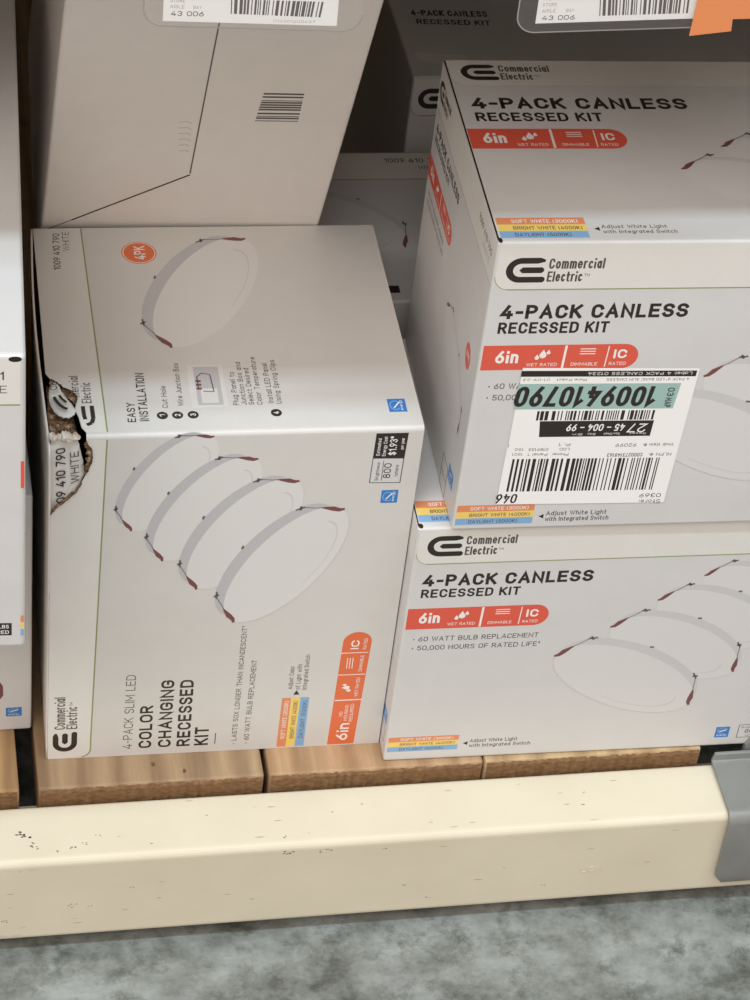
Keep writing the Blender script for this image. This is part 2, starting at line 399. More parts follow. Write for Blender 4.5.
def carton(name, label, cat, loc, yaw, w, d, h, group=None, material='panel', matrix=None, bev=0.0018):
    r = thing(name, label, cat, loc, yaw, group, matrix)
    bm = bmesh.new(); box(bm, 0, w, 0, d, 0, h, bev, 3)
    obj('carton_body', bm, M[material], r)
    fr = {'front': Face((0, 0, h), (1, 0, 0), (0, 0, 1)), 'top': Face((0, d, h), (1, 0, 0), (0, 1, 0)),
          'left': Face((0, d, h), (0, -1, 0), (0, 0, 1)), 'right': Face((w, 0, h), (0, 1, 0), (0, 0, 1))}
    return r, fr

# pieces of print shared by the cartons ------------------------------------------------------
def logo_mark(P, u, v, w, h, m='ink', layer=2, turn=False):
    """open rounded C with a tongue inside; (u, v) is its lower-left corner, read upwards when turn"""
    T = h * 0.235
    def g(x, y): return (u + h - y, v + x) if turn else (u + x, v + y)
    R = h / 2
    def bend(r): return [g(R + r * math.cos(a), R + r * math.sin(a)) for a in [math.radians(90 + 180 * k / 16) for k in range(17)]]
    o, i = bend(R), bend(R - T)
    for k in range(16): P.poly([o[k], o[k + 1], i[k + 1], i[k]], m, layer)
    e = T * 0.3
    P.poly([g(R, h), g(R, h - T), g(w - T - e, h - T), g(w - e, h - T + e), g(w - e, h - e), g(w - T, h)], m, layer)
    P.poly([g(R, T), g(R, 0), g(w - e, 0), g(w, e), g(w, T - e), g(w - e, T)], m, layer)
    y0, y1 = R - T / 2, R + T / 2
    P.poly([g(R + 0.2 * T, y0), g(w - 2 * e, y0), g(w - e, y0 + e), g(w - e, y1 - e), g(w - 2 * e, y1), g(R + 0.2 * T, y1), g(R - 0.25 * T, R)], m, layer)
def downlight(face, root, tip0, tip1, short, band=0.30, pale=False, layer=2, ends=(1, 1)):
    """printed picture of one slim downlight hung between its two spring clips, tips at tip1 (right) and tip0 (left)"""
    dx, dy = tip1[0] - tip0[0], tip1[1] - tip0[1]; k = math.hypot(dx, dy) / 2; la_ = k / 1.01
    a = (dx / 2 / 1.01, dy / 2 / 1.01); b = (-dy / (2 * k) * short * la_, dx / (2 * k) * short * la_)
    c = ((tip0[0] + tip1[0]) / 2 + b[0] * 0.06, (tip0[1] + tip1[1]) / 2 + b[1] * 0.06)
    P = Part(face); la = math.hypot(*a); lb = math.hypot(*b)
    ax = (a[0] / la, a[1] / la); bx = (b[0] / lb, b[1] / lb)
    def g(s, t): return (c[0] + ax[0] * s + bx[0] * t, c[1] + ax[1] * s + bx[1] * t)
    sh = (c[0] + b[0] * band, c[1] + b[1] * band)
    P.ell(sh, tuple(x * 0.965 for x in a), b, 'band2' if pale else 'band', layer)
    P.ell(c, a, b, 'disc2' if pale else 'disc', layer + 1)
    P.ell((c[0] - b[0] * 0.10, c[1] - b[1] * 0.10), tuple(x * 0.80 for x in a), tuple(x * 0.70 for x in b), 'ring', layer + 2, 262, 370, 30, inner=0.97)
    for sg, on in ((1, ends[0]), (-1, ends[1])):
        if not on: continue
        s0 = sg * la
        P.line([g(s0 * 0.72, lb * 0.97), g(s0 * 0.81, lb * 0.83)], 1.2, 'brass', layer + 2)
        P.line([g(s0 * 0.745, lb * 0.86), g(s0 * 0.80, lb * 0.93)], 1.5, 'brass', layer + 2)
        P.line([g(s0 * 0.80, lb * 0.84), g(s0 * 0.865, lb * 0.56), g(s0 * 0.90, lb * 0.44)], 0.55, 'brass', layer + 2)
        P.poly([g(s0 * 0.885, lb * 0.50), g(s0 * 0.925, lb * 0.40), g(s0 * 0.985, lb * 0.20), g(s0 * 1.0, lb * 0.02), g(s0 * 1.025, -lb * 0.06), g(s0 * 1.005, -lb * 0.10), g(s0 * 0.955, -lb * 0.02), g(s0 * 0.925, lb * 0.14)], 'clip', layer + 2)
    P.line([g(-la * 0.05, lb * (1 + band)), g(la * 0.0, lb * (1 + band) + 0.9)], 1.4, 'brass', layer + 2)
    return P.build('downlight_picture', root)
def droplets(P, c, s, m='white', turn=0.0, layer=3):
    ca, sa = math.cos(turn), math.sin(turn)
    for x, y, r in ((0, 0, 1.0), (-1.35, -0.75, 0.62), (1.25, 0.75, 0.55)):
        pts = [(r * 0.85 * math.cos(t), r * 0.85 * math.sin(t)) for t in [math.radians(150 + 240 * k / 14) for k in range(15)]] + [(0, r * 1.75)]
        P.poly([(c[0] + s * ((x + u) * ca - (y + v) * sa), c[1] + s * ((x + u) * sa + (y + v) * ca)) for u, v in pts], m, layer)
def energy_badge(face, root, u0, v0, u1, v1, turn=False):
    P = Part(face); P.rect(u0, v0, u1, v1, 'star', 1)
    w, h = u1 - u0, v1 - v0; c = ((u0 + u1) / 2, (v0 + v1) / 2)
    if turn:
        P.ell((c[0] - 0.1 * w, c[1]), (0.32 * w, 0), (0, 0.36 * h), 'blu', 2, 40, 320, 24, inner=0.82)
        P.text('energy', (u0 + 0.80 * w, v0 + 0.12 * h), (u0 + 0.80 * w, v1 - 0.12 * h), 0.16 * w, 'white', 0.01)
        P.line([(c[0] - .2 * w, c[1] - .2 * h), (c[0] + .16 * w, c[1] + .25 * h)], 0.08 * w, 'white', 2)
    else:
        P.ell((c[0], c[1] + 0.12 * h), (0.38 * w, 0), (0, 0.30 * h), 'blu', 2, 20, 300, 24, inner=0.82)
        P.text('energy', (u0 + 0.14 * w, v0 + 0.14 * h), (u1 - 0.14 * w, v0 + 0.14 * h), 0.16 * h, 'white', 0.01)
        P.line([(c[0] - .22 * w, c[1] + .05 * h), (c[0] + .26 * w, c[1] + .2 * h)], 0.09 * h, 'white', 2)
    return P.build('energy_badge', root, 'small blue printed badge')
def flap_band(face, root, width, drop, left_round=9.0, u0=1.6, edge=1.6):
    """white tuck flap over the top of a panel, real card thickness"""
    pts = [(u0, -edge), (u0, -drop + left_round)]
    for k in range(1, 9):
        t = math.radians(180 + 90 * k / 8); pts.append((u0 + left_round + left_round * math.cos(t), -drop + left_round + left_round * math.sin(t)))
    pts += [(width, -drop), (width, -edge)]
    P = Part(face); P.poly(pts, 'flap', 2)
    P.line(pts[1:-1], 0.8, 'olive', 1.5)
    return P.build('tuck_flap', root, 'white flap strip with a thin olive edge')
def brand(face, root, u, v, sx=1.0, sy=1.0, layer=3):
    P = Part(face); logo_mark(P, u, v - 9.5 * sy, 23 * sx, 17.2 * sy, layer=layer)
    P.text('Commercial', (u + 24.2 * sx, v), (u + 56.2 * sx, v), 7.2 * sy, 'ink2', 0.012, layer)
    P.text('Electric', (u + 24.2 * sx, v - 9.0 * sy), (u + 44.6 * sx, v - 9.0 * sy), 7.2 * sy, 'ink2', 0.012, layer)
    P.text('TM', (u + 45.4 * sx, v - 5.5 * sy), (u + 48.6 * sx, v - 5.5 * sy), 2.0 * sy, 'ink2', 0, layer)
    return P.build('brand_logo', root)
def title(face, root, u, v1, w1, c1, v2, w2, c2):
    P = Part(face)
    P.text('4-PACK CANLESS', (u, v1), (u + w1, v1), c1, 'ink', 0.034)
    P.text('RECESSED KIT', (u, v2), (u + w2, v2), c2, 'ink', 0.026)
    return P.build('product_title', root)
def banner(face, root, u0, u1, top, bot, s=1.0):
    P = Part(face); h = top - bot; R = h / 2
    pts = [(u0, top), (u0, bot), (u1 - R, bot)] + [(u1 - R + R * math.cos(t), bot + R + R * math.sin(t)) for t in [math.radians(-90 + 180 * k / 16) for k in range(1, 16)]] + [(u1 - R, top)]
    P.poly(pts, 'red', 1)
    W = u1 - u0
    def x(t): return u0 + t * W
    def y(t): return bot + t * h
    P.text('6in', (x(0.085), y(0.28)), (x(0.232), y(0.28)), 0.50 * h, 'white', 0.024)
    droplets(P, (x(0.385), y(0.58)), 0.10 * h * 1.35)
    P.text('WET RATED', (x(0.29), y(0.14)), (x(0.485), y(0.14)), 0.13 * h, 'white', 0.0)
    P.line([(x(0.522), y(0.03)), (x(0.527), y(0.97))], 0.035 * h * 2.2, 'white', 2)
    for k in (0.62, 0.72, 0.82): P.line([(x(0.62), y(k)), (x(0.72), y(k))], 0.035 * h, 'white', 2)
    P.text('DIMMABLE', (x(0.575), y(0.14)), (x(0.745), y(0.14)), 0.13 * h, 'white', 0.0)
    P.line([(x(0.795), y(0.08)), (x(0.802), y(0.92))], 0.035 * h, 'white', 2)
    P.text('IC', (x(0.84), y(0.42)), (x(0.925), y(0.42)), 0.36 * h, 'white', 0.03)
    P.text('RATED', (x(0.82), y(0.14)), (x(0.93), y(0.14)), 0.13 * h, 'white', 0.0)
    return P.build('feature_banner', root, 'coral red banner with white symbols')
def stripes(face, root, u0, u1, top, bot):
    P = Part(face); h = (top - bot) / 3
    for k, (m, t, ink) in enumerate((('org2', 'SOFT WHITE (3000K)', 'white'), ('yel', 'BRIGHT WHITE (4000K)', 'ink2'), ('blu', 'DAYLIGHT (5000K)', 'ink2'))):
        P.rect(u0, top - h * (k + 1), u1, top - h * k, m, 1)
        f = (0.92, 0.95, 0.80)[k]
        P.text(t, (u0 + 0.17 * (u1 - u0), top - h * (k + 0.78)), (u0 + f * (u1 - u0), top - h * (k + 0.78)), h * 0.52, ink, 0.004)
    return P.build('colour_stripes', root, 'orange, yellow and blue printed stripes')
def switch_note(face, root, u, v, w1, w2, c=3.3):
    P = Part(face)
    P.poly([(u, v - 2.2), (u + 3.2, v - 4.0), (u + 3.2, v - 0.4)], 'ink', 2)
    P.text('Adjust White Light', (u + 4.6, v - 1.6), (u + 4.6 + w1, v - 1.6), c, 'ink2', 0.006)
    P.text('with Integrated Switch', (u + 4.6, v - 6.4), (u + 4.6 + w2, v - 6.4), c, 'ink2', 0.006)
    return P.build('switch_note', root)
def bullets(face, root, u, v, w1, w2, gap=8.1, c=4.2):
    P = Part(face)
    P.text('• 60 WATT BULB REPLACEMENT', (u, v), (u + w1, v), c, 'ink2', 0.0)
    P.text('• 50,000 HOURS OF RATED LIFE¹', (u, v - gap), (u + w2, v - gap), c, 'ink2', 0.0)
    return P.build('bullet_text', root)
def four_lights(face, root, du=0, dv=0):
    spots = [((103.5, -116.5), (203.5, -168.8)), ((137.0, -91.6), (228.5, -138.3)), ((164.5, -68.6), (249, -110.5)), ((191.5, -48), (269, -86))]
    for k in range(3, -1, -1):
        (a, b), (c, d) = spots[k]
        downlight(face, root, (a + du, b + dv), (c + du, d + dv), 0.45, 0.27, True, layer=2 + (3 - k) * 3)

# ------------------------------------------------------------------ structure
bm = bmesh.new(); box(bm, -3, 3.2, -4, 2.5, -0.155, -0.105)
structure(obj('floor', bm, M['conc']))
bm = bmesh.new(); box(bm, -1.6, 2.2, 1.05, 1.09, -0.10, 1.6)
structure(obj('back_shade_panel', bm, M['dark']))  # dark panel added for the black depth, in place of stock behind
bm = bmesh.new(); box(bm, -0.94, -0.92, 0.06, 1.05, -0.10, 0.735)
structure(obj('left_shade_panel', bm, M['dark']))  # unseen panel added to keep side light out of the bay
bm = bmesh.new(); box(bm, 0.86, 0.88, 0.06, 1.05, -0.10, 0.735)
structure(obj('right_shade_panel', bm, M['dark']))  # its right-hand twin, also added to stop light leaking in
bm = bmesh.new()
for k in range(24): box(bm, -1.6 + k * 0.155, -1.6 + k * 0.155 + 0.15, -0.028, 1.04, 0.742, 0.761, 0.002, 1)
structure(obj('upper_deck', bm, M['deck']))  # unseen deck of the shelf above; it shades the cartons

# ------------------------------------------------------------------ rack: beams, bracket, upright
def beam_profile(z):
    """step beam: top, front, bottom and the lower ledge behind that carries the boards"""
    out = []
    def rnd(cy, cz, a0, a1, r=0.004, n=5):
        for k in range(n + 1):
            t = math.radians(a0 + (a1 - a0) * k / n); out.append((cy + r * math.cos(t), cz + r * math.sin(t)))
    r = 0.005
    rnd(-0.076 + r, z - r, 180, 90, r)
    rnd(-0.0288 - 0.003, z - 0.003, 90, 0, 0.003)
    out.append((-0.0288, z - 0.0265)); out.append((-0.006, z - 0.0265)); out.append((-0.006, z - 0.0791))
    rnd(-0.076 + r, z - 0.0791 + r, 270, 180, r)
    return out
def beam(name, label, z, x0, x1):
    bm = bmesh.new(); pr = beam_profile(z); n = len(pr)
    A = [bm.verts.new((x0, y, zz)) for y, zz in pr]; B = [bm.verts.new((x1, y, zz)) for y, zz in pr]
    for k in range(n): bm.faces.new((A[k], A[(k + 1) % n], B[(k + 1) % n], B[k]))
    bm.faces.new(A[::-1]); bm.faces.new(B)
    r = thing(name, label, 'shelf beam')
    obj('beam_rail', bm, M['cream'], r)
    return r
lower = beam('shelf_beam', 'long cream painted steel beam across the bottom of the shelf', -0.012, -1.2, 0.552)
ff = Face((0, -0.076, -0.012), (1, 0, 0), (0, 0, 1)); ft = Face((0, -0.076, -0.012), (1, 0, 0), (0, 1, 0))
P = Part(ff)
P.text('USA', (354.5, -49.2), (370, -48.4), 5.2, 'cream', 0.0, 3)
so = P.build('stamped_letters', lower, 'shallow letters pressed into the beam')
sm = so.modifiers.new('thick', 'SOLIDIFY'); sm.thickness = 0.0003; sm.offset = 1
for face, spots in ((ft, [(-19, 26, 2.6), (-17, 22, 2.2), (-14, 15, 1.6), (-11.5, 12, 1.2), (12, 11, 1.3), (20, 13, 1.0), (29, 19, 1.0), (3, 8, 0.9), (62, 10, 0.8), (100, 30, 0.7), (150, 8, 1.0), (205, 31, 0.8), (247, 12, 0.8), (352, 18, 1.0), (356, 29, 0.8)]),
                    (ff, [(10.2, -45.2, 1.0), (12, -47.5, 0.9), (14, -44.5, 0.7), (23.2, -47.7, 0.8), (50, -31.1, 0.9), (-32, -58, 1.3), (-28, -44, 0.7), (150, -7, 1.6), (153, -7.6, 1.4), (172, -8, 1.1), (178, -7.2, 1.2), (215, -9, 1.0), (130, -52, 0.8), (232, -49, 0.9), (250, -64, 1.0), (300, -38, 0.7), (330, -60, 0.8)])):
    P = Part(face)
    for u, v, s in spots:
        for q in range(4):
            cu, cv = u + random.uniform(-1.6, 1.6) * s, v + random.uniform(-1.0, 1.0) * s; k = random.randint(5, 7)
            P.poly([(cu + s * random.uniform(.25, .75) * math.cos(6.283 * j / k), cv + s * random.uniform(.15, .5) * math.sin(6.283 * j / k)) for j in range(k)], 'chip', 1)
    P.build('paint_chips', lower, 'dark chips in the cream paint')
    P = Part(face)
    for q in range(16):
        cu = random.uniform(-40, 430); cv = random.uniform(3, 44) if face is ft else random.uniform(-72, -6); L_ = random.uniform(2, 8); h_ = random.uniform(.25, .7); tl = random.uniform(-.25, .25)
        P.poly([(cu, cv), (cu + L_ * .35, cv - h_ + tl), (cu + L_ * .8, cv - h_ * .6 + tl * L_ * .3), (cu + L_, cv + tl * L_ * .3), (cu + L_ * .6, cv + h_ * .7 + tl)], 'scuff', 1)
    P.build('paint_scuffs', lower, 'faint scuffs in the cream paint')
upper = beam('shelf_beam', 'upper cream shelf beam that the two price tags hang from', 0.742, -1.2, 0.552)

# grey bracket folded over the beam's end
r = thing('beam_bracket', 'grey steel bracket folded over the right end of the cream beam', 'bracket', (0.4495, -0.076, -0.012))
bm = bmesh.new()
prof = [(0.0475, 0.0115), (0.0475, 0.004), (0.045, 0.0022), (0.0400, 0.0018), (0.004, 0.0010)]
for k in range(1, 6):
    t = math.radians(90 + 90 * k / 5); prof.append((0.004 + 0.006 * math.cos(t) - 0.0, -0.005 + 0.006 * math.sin(t)))
prof += [(-0.002, -0.058), (-0.002, -0.0655)]
xs_left = [0.0] * len(prof); xs_left[-1] = 0.0065; xs_left[-2] = 0.0010; xs_left[0] = 0.0015; xs_left[1] = 0.0
A = [bm.verts.new((x, y, z)) for x, (y, z) in zip(xs_left, prof)]
B = [bm.verts.new((0.1015, y, z)) for (y, z) in prof]
for k in range(len(prof) - 1): bm.faces.new((A[k], A[k + 1], B[k + 1], B[k]))
bo = obj('bent_plate', bm, M['grey'], r, smooth=True)
sm = bo.modifiers.new('thick', 'SOLIDIFY'); sm.thickness = 0.0028; sm.offset = 1
bv = bo.modifiers.new('edge', 'BEVEL'); bv.width = 0.0007; bv.segments = 2; bv.limit_method = 'ANGLE'
bm = bmesh.new(); pts = [(0.0235, 0.049, 0.003), (0.0235, 0.049, 0.0145), (0.0265, 0.049, 0.020), (0.0265, 0.049, 0.060), (0.1015, 0.049, 0.060), (0.1015, 0.049, 0.003)]
f = [bm.verts.new((x, y, z)) for x, y, z in pts]; b2 = [bm.verts.new((x, y + 0.004, z)) for x, y, z in pts]
bm.faces.new(f); bm.faces.new(b2[::-1])
for k in range(6): bm.faces.new((f[k], b2[k], b2[(k + 1) % 6], f[(k + 1) % 6]))
obj('rear_tongue', bm, M['grey'], r)

r = thing('rack_upright', 'grey steel upright post at the right end of the beams', 'rack post', (0.592, -0.03, -0.105))
bm = bmesh.new(); box(bm, -0.038, 0.038, -0.04, 0.04, 0.006, 1.5, 0.004, 2); obj('post', bm, M['post'], r)
bm = bmesh.new(); box(bm, -0.07, 0.07, -0.07, 0.07, 0.0, 0.006, 0.001, 1); obj('foot_plate', bm, M['post'], r)

# ------------------------------------------------------------------ deck boards
W = [wood('pine_board_warm', rgb(190, 154, 112), rgb(122, 86, 56), 0.3), wood('pine_board_worn', rgb(174, 146, 114), rgb(110, 82, 58), 1.7),
     wood('pine_board_ringed', rgb(186, 152, 116), rgb(134, 98, 68), 3.2), wood('pine_board_pale', rgb(196, 168, 128), rgb(136, 104, 72), 5.1)]
def deck_board(x0, x1, y0, m, label, knots=()):
    r = thing('deck_board', label, 'wood board', ((x0 + x1) / 2, y0, -0.0383), group='wooden deck boards of the lower shelf')
    w = (x1 - x0) / 2
    bm = bmesh.new(); box(bm, -w, w, 0.0016, 1.02, 0.0, 0.0381, 0.0018, 2); obj('plank', bm, W[m], r)
    bm = bmesh.new(); nx = 60
    top, bot = [], []
    for k in range(nx + 1):
        x = -w + 0.0015 + (2 * w - 0.003) * k / nx
        yy = random.uniform(-0.0007, 0.0006)
        top.append(bm.verts.new((x, yy, 0.0352 + random.uniform(-.0010, .0007)))); bot.append(bm.verts.new((x, yy + random.uniform(-.0005, .0005), 0.0006)))
    t2 = [bm.verts.new((v.co.x, 0.0026, 0.0375)) for v in top]; b2 = [bm.verts.new((v.co.x, 0.0026, 0.0006)) for v in bot]
    for k in range(nx):
        bm.faces.new((bot[k], bot[k + 1], top[k + 1], top[k])); bm.faces.new((top[k], top[k + 1], t2[k + 1], t2[k])); bm.faces.new((bot[k + 1], bot[k], b2[k], b2[k + 1]))
    obj('sawn_end', bm, M['endgrain'], r)['label'] = 'rough sawn end of the board'
    for kx, ky, s in knots:
        P = Part(Face((0, 0, 0.0381), (1, 0, 0), (0, 1, 0))); P.poly([(kx + s * random.uniform(.6, 1.15) * math.cos(q * .5236), ky + 1.5 * s * random.uniform(.6, 1.15) * math.sin(q * .5236)) for q in range(12)], 'knot', 1)
        P.build('knot', r)
deck_board(-0.165, -0.0195, -0.0268, 0, 'leftmost pine deck board, under the left-edge cartons')
deck_board(-0.0072, 0.1408, -0.0268, 1, 'worn pine deck board under most of the torn carton', [(2, 17, 1.7), (22, 10, 1.5)])
deck_board(0.1440, 0.2895, -0.0268, 2, 'ringed pine deck board bridging the torn carton and the lower right carton')
deck_board(0.2905, 0.4425, -0.0268, 3, 'pale pine deck board under the lower right carton, nearest the bracket')

# ------------------------------------------------------------------ cartons
W_, D_ = 0.28, 0.1861
# lower right carton
r, F = carton('light_kit_carton', 'grey and white light kit carton at bottom right, standing on the deck boards', 'carton',
              (0.2216, -0.0195, 0), math.radians(-1.05), W_, D_, 0.2124)
fc = F['front']
flap_band(fc, r, 278, 30.3); brand(fc, r, 7.6, -14.3)
title(fc, r, 8.2, -49.6, 109.5, 10.0, -59.6, 63.8, 7.4)
banner(fc, r, 1.5, 93.6, -69.0, -87.5); bullets(fc, r, 7.6, -98.6, 82, 84)
stripes(fc, r, 1.5, 49.2, -189.2, -203.4); switch_note(fc, r, 52.5, -195.6, 32.5, 42)
four_lights(fc, r); energy_badge(fc, r, 228.2, -203.8, 238, -193.4)
P = Part(fc); P.rect(244, -205, 264, -192, 'ink2', 1); P.rect(244.5, -204.5, 263.5, -192.5, 'panel', 2)
P.text('Brightness', (246, -195.5), (262, -195.5), 1.8, 'ink2'); P.text('800', (249, -200.4), (259, -200.4), 3.6, 'ink'); P.text('lumens', (250, -203.6), (258, -203.6), 1.5, 'ink2')
P.rect(249, -180, 270, -169, 'ink', 1); P.text('$1.93*', (252, -177), (267, -177), 4.2, 'white', .01, 3)
P.build('energy_facts', r)
tp = F['top']; b0 = -D_ * 1000
stripes(tp, r, 1.8, 50, b0 + 25, b0 + 6); P = Part(tp); P.line([(0.9, -1.5), (0.9, b0 + 2.5)], 0.9, 'gap', 1); P.ell((2.2, b0 + 2.6), (1.5, 0), (0, 2.2), 'gap', 2); P.build('flap_gap', r, 'dark gap along the lid edge')
lf = F['left']; P = Part(lf); P.poly([(1.6, -1.6), (1.6, -31), (184.4, -31), (184.4, -1.6)], 'flap', 1); P.build('side_band', r)
P = Part(lf); P.rect(166, -201, 179, -188, 'ink2', 1); P.rect(166.7, -200.4, 178.4, -188.6, 'panel', 2); P.build('energy_facts', r)
energy_badge(lf, r, 168, -184, 180, -173)

# upper right carton, on it
r, F = carton('light_kit_carton', 'upright light kit carton with a large white barcode sticker, stacked at right', 'carton',
              (0.2415, -0.0234, 0.2136), math.radians(-1.29), W_, D_, 0.2170)
fc = F['front']
flap_band(fc, r, 278, 32.8); brand(fc, r, 7.0, -18.3)
title(fc, r, 8.0, -53.6, 110, 10.0, -64.2, 65, 8.2)
banner(fc, r, 1.5, 94.0, -72.8, -91.0); bullets(fc, r, 8.0, -105.1, 82, 84, 8.6)
stripes(fc, r, 1.5, 49.6, -196.6, -212.6); switch_note(fc, r, 53, -204.8, 38, 40, 3.6)
four_lights(fc, r, 0, -6)
# barcode sticker, stuck on upside down
P = Part(fc)
P.poly([(26.5, -89.2), (133.1, -91.6), (130.5, -197.6), (24.9, -195.9), (25.6, -151), (26.9, -149), (26.1, -146.9)], 'paper', 20)
st = P.build('barcode_sticker', r, 'white rectangular sticker with barcodes, upside down')
L = 21
P = Part(fc); P.poly([(26.2, -91.4), (131.8, -93.2), (131.6, -97.6), (26.2, -95.8)], 'ink', L)
P.text('Label: 4 PACK CANLESS 01234', (129, -94.0), (66, -93.1), 2.3, 'paper', 0.0, L + 1)
P.text('4 PACK 6" LED BASIC SLIM CANLESS', (128, -98.6), (78, -98.0), 2.0, 'ink2', 0, L); P.text('Phone: Product', (66, -97.9), (48, -97.6), 1.9, 'ink2', 0, L); P.text('01-09-23', (44, -97.4), (28, -97.2), 1.9, 'ink2', 0, L)
P.build('sticker_header', st)
P = Part(fc); P.poly([(25.6, -101.2), (123.8, -102.6), (122.2, -122.0), (25.4, -120.6)], 'teal', L)
P.text('1009410790', (111.2, -104.6), (25.9, -103.2), 15.4, 'ink', 0.022, L + 1, 0.10)
P.text('03', (116.6, -106), (116.6, -112.5), 4.2, 'ink', 0.012, L + 1); P.text('MAP', (116.4, -113.5), (116.2, -121), 4.2, 'ink', 0.012, L + 1)
P.build('teal_number_strip', st, 'teal strip with a large dark item number, upside down')
P = Part(fc); P.bars((40, -122.2), (111.7, -123.0), (111.5, -130.4), (40, -129.4), 34, 'ink', L, 5)
P.poly([(42.6, -130.0), (112.4, -131.0), (111.9, -143.2), (43.8, -142.4)], 'ink', L)
P.text('27', (109, -133.4), (98, -133.3), 6.8, 'paper', 0.0, L + 1, .15); P.text('45 – 004 – 99', (95.5, -133.3), (60, -132.8), 5.4, 'paper', 0.01, L + 1, .1)
for t, a, b_ in (('Recpt', 109, 99), ('Sec/Dept', 93, 83), ('Bay', 78, 73), ('Bin', 70, 64)): P.text(t, (a, -140.2), (b_, -140.1), 1.5, 'paper', 0, L + 1)
P.build('bay_number_bar', st, 'black bar with white bay numbers')
P = Part(fc)
for t, a, b_, v, c in (('Vndr Item #:', 128, 109, -149.2, 2.4), ('92099', 105, 92, -149.0, 2.6), ('HLPN #:', 128, 114, -157.0, 2.4), ('C000273148163', 110, 88, -156.6, 3.0),
                       ('#', 0, 0, 0, 0), ('P: 1', 64, 57, -147.6, 2.4), ('LOC:', 64, 57.5, -151.4, 2.2), ('0189133', 51, 39, -151.2, 2.2), ('Phone:', 64, 54, -155.4, 2.2), ('Panel 1', 51, 39, -155.2, 2.2), ('150', 36, 30.5, -151, 2.0), ('1201', 36, 29.5, -154.8, 2.0)):
    if t == '#':
        P.build('sticker_text', st); P = Part(fc); continue
    P.text(t, (a, v), (b_, v + 0.2), c, 'ink2', 0.004, L)
P.build('sticker_text', st)
P = Part(fc); P.text('Store:', (128, -195.0), (114.5, -194.8), 3.0, 'ink2', 0.004, L); P.text('0369', (127.6, -190.0), (114, -189.8), 3.2, 'ink', 0.004, L)
P.build('store_number', st)
P = Part(fc); P.text('046', (37.6, -187.6), (24.6, -187.4), 7.6, 'ink', 0.01, L, .08)
P.build('bin_number', st)
P = Part(fc); P.bars((30.2, -159.4), (121.4, -160.8), (121.0, -186.8), (29.8, -185.6), 40, 'ink', L, 11); P.build('large_barcode', st)
tp = F['top']
P = Part(tp); P.poly([(2, -1.5), (278, -1.5), (278, -28.6), (12, -28.6), (7, -27.6), (3, -24), (2, -20)], 'flap', 1); P.build('lid_band', r, 'white strip along the back of the lid')
brand(tp, r, 8.6, -13.9, 0.98, 0.98)
title(tp, r, 9.2, -54.0, 132, 11.6, -67.2, 77, 9.2)
banner(tp, r, 1.6, 96, -75.0, -95.4)
stripes(tp, r, 2.4, 53, -163.2, -182.0); switch_note(tp, r, 57, -171.8, 38, 43, 3.2)
for k in (1, 0): downlight(tp, r, (122 + 30 * k, -116 + 23 * k), (222 + 26 * k, -158 + 22 * k), 0.40, 0.2, True, layer=2 + 3 * (1 - k))
P = Part(tp); P.line([(0.7, -2), (0.7, b0 + 2.5)], 1.1, 'gap', 1); P.ell((1.6, b0 + 2.2), (1.3, 0), (0, 2.4), 'gap', 2); P.build('flap_gap', r, 'dark gap along the lid edge')
lf = F['left']
P = Part(lf); P.poly([(1.6, -1.6), (1.6, -31.6), (184.4, -31.6), (184.4, -1.6)], 'flap', 1); P.line([(1.6, -31.6), (184.4, -31.6)], 0.7, 'pale', 2); P.build('side_band', r)
brand(lf, r, 4.5, -15.6, 0.62, 0.8)
title(lf, r, 9.0, -45.8, 79, 7.2, -53.4, 50, 5.2)
banner(lf, r, 1.5, 83.5, -66.5, -82.0); bullets(lf, r, 8, -92, 58, 60, 6.6, 3.2)
P = Part(lf); P.text('1009 410 790', (139, -17), (177, -17), 4.6, 'ink2', 0.006, 3); P.text('WHITE', (154, -24.5), (174, -24.5), 4.0, 'pale', 0.0, 3); P.build('item_number', r)
P = Part(lf); P.ell((161, -100.5), (6.6, 0), (0, 9.0), 'red', 1); P.text('4PK', (156.8, -102.2), (165.4, -102.2), 4.4, 'white', .0); P.build('pack_badge', r, 'round coral red badge')
downlight(lf, r, (96, -112), (165, -157), 0.42, 0.2, True)
energy_badge(lf, r, 158, -198, 172, -186)
P = Part(lf); P.rect(140, -217, 157, -193, 'ink2', 1); P.rect(141, -216.2, 156, -193.8, 'panel', 2); P.line([(141, -205), (156, -205)], .8, 'ink2', 3); P.build('energy_facts', r)

# ---- torn carton: hollow, its front left top corner ripped open
AW, AD, AH = 0.2214, 0.2035, 0.28
r = thing('light_kit_carton', 'carton with its upper left front corner torn open, print turned sideways', 'carton', (0, 0, 0), math.radians(-0.76))
fA = Face((0, 0, AH), (1, 0, 0), (0, 0, 1)); tA = Face((0, AD, AH), (1, 0, 0), (0, 1, 0))
R = 3.0; wmm, hmm, dmm = AW * 1000, AH * 1000, AD * 1000
front_notch = [(0, -62), (3.5, -56), (7.5, -52), (15.2, -43.6), (17.6, -38), (21, -29), (22.5, -25), (24.6, -17), (23.8, -9.5), (21.8, -7), (20.6, -R)]
top_notch = [(20.6, -dmm + R), (18.2, -196), (17.2, -187), (15.4, -180), (16.2, -174.6), (17.6, -170), (15.4, -165), (10, -160), (6.3, -155.6), (3.0, -152), (0, -146)]
bm = bmesh.new()
def fpoly(pts):
    vs = [bm.verts.new(q) for q in pts]; return bm.faces.new(vs)
def cut(face, pts):
    for t in tessellate_polygon([[Vector((u, v, 0)) for u, v in pts]]):
        q = [pts[k] for k in t]
        ar = (q[1][0] - q[0][0]) * (q[2][1] - q[0][1]) - (q[1][1] - q[0][1]) * (q[2][0] - q[0][0])
        if abs(ar) < 1e-9: continue
        if ar < 0: q = q[::-1]
        fpoly([face.at(u, v) for u, v in q])
